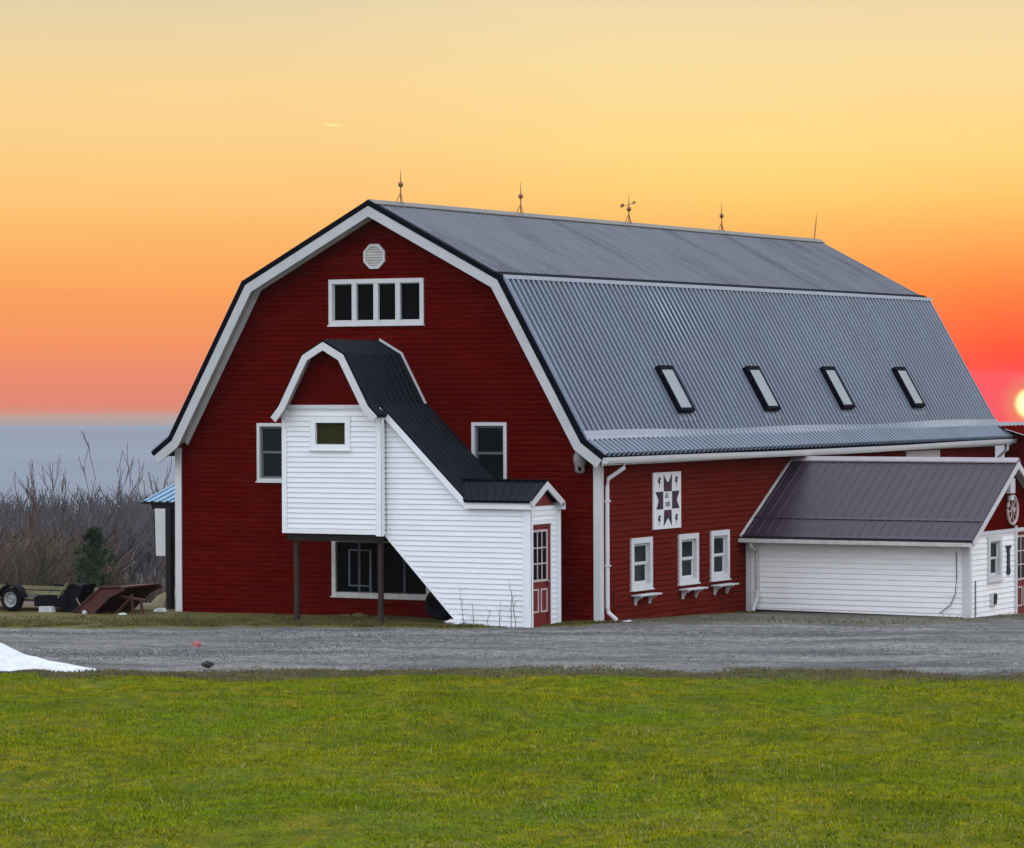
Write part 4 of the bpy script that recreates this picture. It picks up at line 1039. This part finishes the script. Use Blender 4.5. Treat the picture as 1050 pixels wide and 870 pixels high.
mb = MB(); mb.prism([(-1.53, 2.24), (-1.505, 2.24), (-1.475, 1.12), (-1.50, 1.12)], 1.22, 1.9); mb.build('side_panel', 'dark_wood', ln)

# ------------------------------------------------------------------ yard clutter left of the barn
gz = g(-3, -1)
tr = thing('utility_trailer', (-4, -.8, gz), 'old flatbed trailer with olive side rail and silver wheel, at the left edge', 'trailer')
mb = MB(); mb.box(-7.2, -2.55, -1.02, -.96, .28, .36); mb.box(-7.2, -3.3, -1.02, -.97, .16, .20)
for k in range(10): mb.box(-7.1 + k * .42, -7.04 + k * .42, -1.0, -.97, .20, .28)
mb.box(-7.2, -2.55, .55, .61, .28, .36); mb.build('side_rail', 'olive', tr)
mb = MB(); mb.box(-7.2, -2.6, -.955, .54, .14, .19); mb.tube([(-2.6, -.4, .15), (-1.9, -.2, .12)], .035, 6); mb.build('deck', 'dark_wood', tr)
for yw in (-1.12, .72):
    mb = MB(); mb.lathe([(.17, -.08), (.27, -.09), (.285, -.05), (.285, .05), (.27, .09), (.17, .08)], (-3.93, yw, gz + .28), axis=(0, 1, 0), seg=24); wl = mb.build('tyre', 'rubber', tr, smooth=True)
    mb = MB(); mb.lathe([(.0, -.05), (.06, -.07), (.07, -.04), (.12, -.03), (.155, -.075), (.18, -.085), (.18, .05), (0, .05)], (-3.93, yw, gz + .28), axis=(0, 1, 0), seg=24); mb.build('rim', 'rim', wl)
mb = MB()
arc = [(-3.93 + .36 * math.cos(R(t_)), gz + .28 + .36 * math.sin(R(t_))) for t_ in range(10, 171, 16)]; arci = [(-3.93 + .33 * math.cos(R(t_)), gz + .28 + .33 * math.sin(R(t_))) for t_ in range(10, 171, 16)]
mb.strip(arc, arci, -1.24, -.98); mb.build('fender', 'blackpaint', tr)

im = thing('farm_implement', (-2.6, -1, gz), 'black farm implement with an upright hopper, parked between trailer and rusty bucket', 'implement')
mb = MB(); mb.prism([(-3.35, .0), (-3.35, .22), (-3.1, .27), (-2.45, .27), (-2.40, .0)], -1.05, -.3); mb.build('body', 'blackpaint', im)
mb = MB(); mb.prism([(-2.55, -.05), (-2.60, .22), (-2.42, .50), (-2.30, .56), (-2.05, .50), (-1.95, .54), (-2.05, .36), (-2.15, .10), (-2.05, -.12), (-2.4, -.14)], -1.0, -.5); mb.build('hopper', 'blackpaint', im)
mb = MB(); mb.tube([(-2.66, -1.05, .22), (-2.45, -1.07, .48), (-2.38, -1.07, .56)], .025, 6); mb.tube([(-2.14, -1.05, .22), (-2.0, -1.05, .02), (-1.85, -1.0, -.06)], .022, 6); mb.tube([(-3.3, -1.06, .30), (-2.6, -1.06, .30)], .02, 6); mb.build('handle', 'olive', im)
for xa in (-3.2, -2.6):
    mb = MB(); mb.box(xa, xa + .08, -1.0, -.9, gz - .02, .05); mb.build('leg', 'blackpaint', im)
mb = MB(); mb.prism([(-3.12, gz), (-3.12, gz + .14), (-2.78, gz + .15), (-2.74, gz)], -1.18, -1.02); mb.build('crate', 'litter', im)

bk = thing('loader_bucket', (-1.3, -1, gz), 'rusty red steel bucket tipped up on a small frame, left of the lean-to', 'bucket')
mb = MB()
mb.strip([(-2.10, gz - .02), (-1.28, .50), (-.74, .53)], [(-1.55, gz - .02), (-1.05, .28), (-.66, .45)], -1.25, -1.20)
mb.strip([(-2.10, gz - .02), (-1.28, .50), (-.74, .53)], [(-1.55, gz - .02), (-1.05, .28), (-.66, .45)], .3, .35)
mb.strip([(-2.10, gz - .02), (-1.28, .50), (-.74, .53)], [(-2.04, gz - .02), (-1.26, .46), (-.74, .49)], -1.2, .3); mb.build('shell', 'rust', bk)
mb = MB(); mb.tube([(-1.28, -1.27, .51), (-.74, -1.27, .54)], .025, 6); mb.tube([(-2.12, -1.27, gz), (-1.28, -1.27, .51)], .022, 6); mb.build('lip', 'rust', bk)
for a_, b_ in (((-.55, gz), (-.62, .36)), ((-.30, gz), (-.36, .25)), ((-1.1, gz), (-.6, .30))):
    mb = MB(); mb.tube([(a_[0], -1.0, a_[1] - .02), (b_[0], -1.0, b_[1])], .035, 6); mb.build('leg', 'rust', bk)
mb = MB(); mb.tube([(-.95, -1.0, .30), (-.20, -1.0, .22)], .035, 6); mb.build('crossbar', 'rust', bk)

def lump(name, c, sx, sy, sz, m_, label, cat, seed, group=None, sink=.25):
    r_ = random.Random(seed); mb = MB(); n_a, n_b = 12, 7; vs = []; fs = []
    for j in range(n_b + 1):
        ph = math.pi * j / n_b
        for i_ in range(n_a):
            th = 2 * math.pi * i_ / n_a
            p = Vector((math.sin(ph) * math.cos(th), math.sin(ph) * math.sin(th), math.cos(ph)))
            k_ = 1 + .35 * mnoise.noise(p * 1.7 + Vector((seed * 3.1, 0, 0))) + .08 * r_.uniform(-1, 1)
            vs.append((c[0] + p.x * sx * k_, c[1] + p.y * sy * k_, c[2] + sz * (1 - sink) + p.z * sz * k_))
    for j in range(n_b):
        for i_ in range(n_a): fs.append((j * n_a + i_, j * n_a + (i_ + 1) % n_a, (j + 1) * n_a + (i_ + 1) % n_a, (j + 1) * n_a + i_))
    mb.add(vs, fs); o = mb.build(name, m_); return props(o, label, cat, group)
lump('rubble_block', (-.70, -1.25, gz - .02), .14, .1, .05, 'litter', 'flat white chunk on the grass under the rusty bucket frame', 'rubble', 1)
lump('rubble_block', (-.35, -.2, gz + .02), .18, .12, .06, 'litter', 'pale slab between the rusty frame and the lean-to post', 'rubble', 2)
lump('rubble_block', (-.25, 1.0, gz + .28), .18, .12, .06, 'litter', 'white slab lying highest on the brush heap, beside the lean-to post', 'rubble', 3)
lump('brush_heap', (-1.1, 3.2, -.9), 2.1, 1.1, .66, 'dry', 'low brown heap of brush behind the rusty bucket', 'brush', 4)
lump('rubble_block', (-1.72, -1.3, gz - .02), .06, .06, .07, 'litter', 'small pale lump at the foot of the rusty bucket', 'rubble', 5)
for k, (x_, y_, s_) in enumerate(((4.9, -.5, .10), (5.3, -.6, .14), (6.2, -1.0, .08))):
    lump('rubble_stone', (x_, y_, g(x_, y_) - .01), s_ * 1.5, s_, s_ * .5, 'verge', ['small stone in the grass against the red gable, nearest the left post', 'widest stone lying in the grass against the red gable', 'stone at the foot of the right landing post'][k], 'stone', 10 + k)
# tyre in the shade below the stairs
ty = thing('old_tyre', (7.45, -.5, 0), 'dark round tyre leaning in the shade under the stair slope', 'tyre')
mb = MB(); mb.lathe([(.17, -.10), (.33, -.11), (.36, -.06), (.36, .06), (.33, .11), (.17, .10), (.17, -.1)], (7.35, -.55, .33), axis=(.1, -1, .2), seg=22); mb.build('tyre_body', 'rubber', ty, smooth=True)
mb = MB(); mb.lathe([(0, -.03), (.17, -.03), (.17, .03), (0, .03)], (7.35, -.55, .33), axis=(.1, -1, .2), seg=22); mb.build('hub', 'blackpaint', ty)
lump('snow_clump', (8.62, -2.12, .0), .24, .16, .07, 'snow', 'small white clump of snow at the lower corner of the stair wall', 'snow', 21)
lump('dark_rock', (10.18, -13.89, .05), .12, .10, .06, 'stone', 'small dark rock at the near edge of the gravel', 'rock', 22)
lump('litter_scrap', (7.45, -10.24, .02), .10, .08, .09, 'pinkbag', 'reddish scrap lying on the gravel', 'litter', 23)
lump('splash_stone', (11.52, .35, -.05), .12, .09, .05, 'snow', 'white block under the corner downspout outlet', 'block', 24)

# snow bank at the left end of the gravel
xs_ = np.linspace(-1, 1, 60); ts_ = np.linspace(0, 1, 26)
A0 = np.array(DS(8.45, -15.1)) + np.array([0, .45]); A1 = np.array([A0[0] - .6, A0[1] - 9.0])
TT, QQ = np.meshgrid(np.linspace(0, 1, 70), np.linspace(-1, 1, 26), indexing='ij')
dc = A0[0] + (A1[0] - A0[0]) * TT; sc = A0[1] + (A1[1] - A0[1]) * TT
wid_ = .12 + .55 * np.minimum(TT * 9, 3.5)
dq = dc + QQ * wid_ + .9 * wid_; Xs = CAM.x + F2.x * dq + R2.x * sc; Ys = CAM.y + F2.y * dq + R2.y * sc
LL_ = TT * 9.0
hh = np.minimum(.11 * LL_ + .018 * LL_ ** 3, 1.1)
Zs = g_np(Xs, Ys) + hh * np.clip(1 - np.abs(QQ) ** 2.2, 0, 1) * (1 + .35 * vnoise(Xs, Ys, .8, 61) + .2 * vnoise(Xs, Ys, .25, 62)) - .03
o = grid_mesh('snow_bank', Xs, Ys, Zs, ['snow']); props(o, 'white tapering bank of old snow on the left edge of the gravel', 'snow')

# weeds in front of the stair wall
for k, (x_, h_, lean_) in enumerate(((8.85, .85, -.12), (9.1, .5, -.05), (9.72, .55, .02), (10.0, .8, .02), (10.12, 1.05, -.18), (9.4, .35, .1))):
    lab = ['tall thin dead weed by the lower corner of the stair wall', 'shorter dead weed second from the lower corner of the stair wall', 'straight dead weed before the middle of the stair wall',
           'upright dead weed just left of the tallest one', 'tallest dead weed, leaning left beside the porch corner', 'lowest dead weed before the stair wall'][k]
    t_ = thing('dead_weed', (x_, -2.15, g(x_, -2.15)), lab, 'plant', 'dead weeds before the stair wall')
    mb = MB(); z_ = g(x_, -2.15); mb.tube([(x_, -2.15, z_ - .02), (x_ + lean_ * .4, -2.16, z_ + h_ * .5), (x_ + lean_, -2.14, z_ + h_)], [.009, .007, .003], 4); mb.build('stem', 'weed', t_)
    mb = MB()
    for q in range(int(6 * h_ / .5)):
        f_ = rnd.uniform(.15, .9); a_ = rnd.uniform(0, 6.28); l_ = rnd.uniform(.06, .18)
        p_ = Vector((x_ + lean_ * f_, -2.15, z_ + h_ * f_)); mb.tube([p_, p_ + Vector((math.cos(a_) * l_, math.sin(a_) * l_ * .5, l_ * rnd.uniform(.3, 1)))], [.005, .002], 3)
    mb.build('twig', 'weed', t_)

# ------------------------------------------------------------------ trees
def branches(r_, h, spread=.5, levels=4, trunk_r=.1, kids=4, segs=5, up=.25, droop=0):
    """list of (points, radii) in local space"""
    out = []
    def grow(p, d, ln_, rad, lv):
        pts = [p.copy()]; rs = [rad]; q = p.copy(); dr = d.copy()
        n_ = max(2, segs - (levels - lv))
        for i in range(n_):
            dr = (dr + Vector((r_.gauss(0, .12), r_.gauss(0, .12), up * .25 if lv < levels else .05))).normalized()
            q = q + dr * (ln_ / n_); pts.append(q.copy()); rs.append(rad * (1 - .75 * (i + 1) / n_))
        out.append((pts, rs, lv))
        if lv > 1:
            for c_ in range(kids + (1 if lv == levels else 0)):
                f_ = r_.uniform(.3, .98) if lv < levels else r_.uniform(.28, .95); i = min(int(f_ * n_), n_ - 1)
                b_ = pts[i].lerp(pts[i + 1], f_ * n_ - i); a_ = r_.uniform(0, 6.28)
                side = Vector((math.cos(a_), math.sin(a_), 0)); nd = (dr * (1 - spread) + side * spread + Vector((0, 0, up))).normalized()
                grow(b_, nd, ln_ * r_.uniform(.42, .68), max(rs[i] * .55, .006), lv - 1)
    grow(Vector((0, 0, 0)), Vector((r_.gauss(0, .04), r_.gauss(0, .04), 1)).normalized(), h * .75, trunk_r, levels)
    return out
def norm_branches(r_, h, *a, **k):
    br = branches(r_, h, *a, **k); top = max(p.z for pts, rs, lv in br for p in pts); f = h / top
    return [([p * f for p in pts], rs, lv) for pts, rs, lv in br]
def tree_thing(name, x, y, h, label, cat, group=None, seed=0, spread=.45, levels=4, tr=.09, kids=4, mt='bark', mc='twig', up=.3, minr=.012, zoff=0, multi=1):
    r_ = random.Random(seed); z = g(x, y) - .15 + zoff
    t = thing(name, (x, y, z), label, cat, group); T_ = MB(); C_ = MB()
    for m_ in range(multi):
        off = Vector((r_.uniform(-.4, .4), r_.uniform(-.4, .4), 0)) if multi > 1 else Vector((0, 0, 0))
        tilt = Vector((r_.uniform(-.25, .25), r_.uniform(-.25, .25), 0)) if multi > 1 else Vector((0, 0, 0))
        for pts, rs, lv in norm_branches(r_, h * (r_.uniform(.7, 1) if multi > 1 else 1), spread, levels, tr, kids, up=up):
            q = [p + off + tilt * p.z + Vector((x, y, z)) for p in pts]; rs = [max(v, minr) for v in rs]
            (T_ if lv == levels else C_).tube(q, rs, 5 if lv == levels else 3, cap=False)
    T_.build('trunk', mt, t); C_.build('crown', mc, t)
    return t
def at(px, D_):
    return XY(D_, (px - 525) / FPX * D_)
def ztop(v, D_, px=90):
    d = pxdir(px, v); return CAM.z + d.z / (d.x * F2.x + d.y * F2.y) * D_
# tall bare trees standing above the far wood
for i, (px, D_, top, lab, sp_) in enumerate(((92, 165, 447, 'tallest bare tree, rising over the wood with several upright limbs', .42), (104, 172, 458, 'bare forked tree right behind the tallest one', .4),
        (58, 190, 470, 'slender bare tree curving over the wood left of the tallest tree', .3), (46, 185, 474, 'straight thin bare snag left of the curving tree', .15),
        (8, 190, 488, 'short bare tree leaning at the left edge of the wood', .35), (158, 150, 470, 'bare twiggy tree just left of the barn eave', .45), (165, 170, 474, 'thin bare tree half hidden behind the barn eave', .3))):
    x_, y_ = at(px, D_); h_ = ztop(top, D_) - g(x_, y_) + .2
    tree_thing('bare_tree', x_, y_, h_ * 1.02, lab, 'tree', 'bare trees above the far wood', 100 + i, sp_ * .8, 4, .10 if i != 3 else .08, 3, minr=.015)
# thicket saplings close behind the yard
labs = ['multi-stemmed bare shrub at the far left edge', 'brown bare shrub second from the left edge', 'greenish leafless shrub behind the trailer wheel', 'mossy green shrub behind the trailer rail',
        'dense bare shrub left of the dark evergreen', 'thin bare shrub in front of the evergreen', 'brown shrub right of the evergreen', 'pale stemmed shrub beside the lean-to panel', 'low bare shrub behind the lean-to post', 'bare shrub between lean-to post and barn wall']
for i, px in enumerate((2, 20, 36, 52, 68, 84, 112, 126, 146, 174)):
    D_ = 112 + (i * 7) % 16; x_, y_ = at(px, D_); top = (530, 526, 536, 528, 532, 548, 572, 572, 580, 585)[i]
    h_ = ztop(top, D_) - g(x_, y_)
    tree_thing('bare_shrub', x_, y_, h_, labs[i], 'shrub', 'leafless shrubs behind the yard', 200 + i, .38, 4, .035, 4, mt='greentwig' if i in (2, 3, 4) else 'twig', mc='greentwig' if i in (2, 3) else 'twig', minr=.009, multi=4)
# the evergreen
x_, y_ = at(96, 108); zb_ = g(x_, y_) - .2; tp = ztop(542, 108)
ev = thing('evergreen', (x_, y_, zb_), 'dark green bushy evergreen in the thicket behind the rusty bucket', 'tree')
mb = MB(); mb.tube([(x_, y_, zb_), (x_, y_, tp - .3)], [.09, .02], 6); mb.build('trunk', 'bark', ev)
mb = MB(); r_ = random.Random(5); H_ = tp - zb_
cl_ = []
for k in range(52):
    f_ = r_.random() ** 1.1; rad = .80 * (1 - f_ ** 2.6) + .06; a_ = r_.uniform(0, 6.28); q_ = rad * math.sqrt(r_.random())
    cl_.append((x_ + math.cos(a_) * q_ * 1.1, y_ + math.sin(a_) * q_, zb_ + .35 + f_ * (H_ - .5), r_.uniform(.16, .30)))
for cx_, cyy_, czz_, cr_ in cl_:
    for k in range(190):
        d0_ = Vector((r_.gauss(0, 1), r_.gauss(0, 1), r_.gauss(0, .7))).normalized(); p = Vector((cx_, cyy_, czz_)) + d0_ * cr_ * r_.uniform(.5, 1.05)
        d1 = (d0_ + Vector((0, 0, .35))).normalized() * r_.uniform(.05, .12); d2 = d1.orthogonal().normalized() * .018
        mb.add([p - d2, p + d2, p + d1], [(0, 1, 2)])
mb.build('crown', 'needle', ev)

# woods further down the slope: one mass, merged copies of a few bare trees
def wood(name, n, d0, d1, p0, p1, hh_, m_, label, seed, minr, temps=6, levels=3, kids=5, top=None):
    r_ = random.Random(seed); tv = []
    for k in range(temps):
        mb = MB()
        for pts, rs, lv in norm_branches(random.Random(seed * 10 + k), 1.0, .45, levels, .014, kids, up=.28, segs=4): mb.tube(pts, [max(q, minr / hh_) for q in rs], 3, cap=False)
        tv.append((np.array(mb.v), np.array(mb.f)))
    VV = []; FF = []; k0 = 0
    for i in range(n):
        D_ = r_.uniform(d0, d1); px = r_.uniform(p0, p1); x, y = at(px, D_); v, f = tv[i % temps]
        h_ = hh_ * r_.uniform(.75, 1.12)
        if top:
            if name == 'thicket': top = 530 if px < 60 else 530 + min(70, (px - 60) * 1.1)
            h_ = max(1.2, (ztop(top + r_.gauss(0, 3.5) + (d1 - D_) / (d1 - d0) * 30, D_) - g(x, y)))
        a_ = r_.uniform(0, 6.28); c_, s_ = math.cos(a_), math.sin(a_); wv = r_.uniform(1.0, 1.5) * max(.6, min(1.6, 9 / h_))
        q = np.stack([(v[:, 0] * c_ - v[:, 1] * s_) * h_ * wv + x, (v[:, 0] * s_ + v[:, 1] * c_) * h_ * wv + y, v[:, 2] * h_ + g(x, y) - .2], -1)
        VV.append(q); FF.append(f + k0); k0 += len(v)
    V2 = np.concatenate(VV); F3 = np.concatenate(FF)
    me = bpy.data.meshes.new(name); me.vertices.add(len(V2)); me.vertices.foreach_set('co', V2.ravel())
    me.loops.add(F3.size); me.loops.foreach_set('vertex_index', F3.ravel()); me.polygons.add(len(F3))
    me.polygons.foreach_set('loop_start', np.arange(0, F3.size, 4)); me.polygons.foreach_set('loop_total', np.full(len(F3), 4))
    me.materials.append(M[m_]); me.update()
    o = bpy.data.objects.new(name, me); COL.objects.link(o); return props(o, label, 'wood', kind='stuff')
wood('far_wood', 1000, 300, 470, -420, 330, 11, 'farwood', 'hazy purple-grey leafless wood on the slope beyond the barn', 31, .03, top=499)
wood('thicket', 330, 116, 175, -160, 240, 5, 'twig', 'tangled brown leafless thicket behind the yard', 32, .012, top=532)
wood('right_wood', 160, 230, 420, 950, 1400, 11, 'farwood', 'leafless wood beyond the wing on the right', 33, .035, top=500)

# ------------------------------------------------------------------ haze
hb = MB()
lo_z, hi_z = -28.0, 11.0
q = [XY(-40, -260), XY(-40, 260), XY(2650, 1600), XY(2650, -1600)]
hb.add([(x, y, lo_z) for x, y in q] + [(x, y, hi_z) for x, y in q], [(0, 3, 2, 1), (4, 5, 6, 7), (0, 1, 5, 4), (1, 2, 6, 5), (2, 3, 7, 6), (3, 0, 4, 7)])
hm = bpy.data.materials.new('haze'); hm.use_nodes = True
t = hm.node_tree; t.nodes.clear(); pv = t.nodes.new('ShaderNodeVolumePrincipled'); mo = t.nodes.new('ShaderNodeOutputMaterial')
pv.inputs['Color'].default_value = (.56, .62, .68, 1); pv.inputs['Density'].default_value = HZ_DENS; pv.inputs['Anisotropy'].default_value = 0
t.links.new(pv.outputs[0], mo.inputs['Volume'])
props(hb.build('haze', hm), kind='stuff')
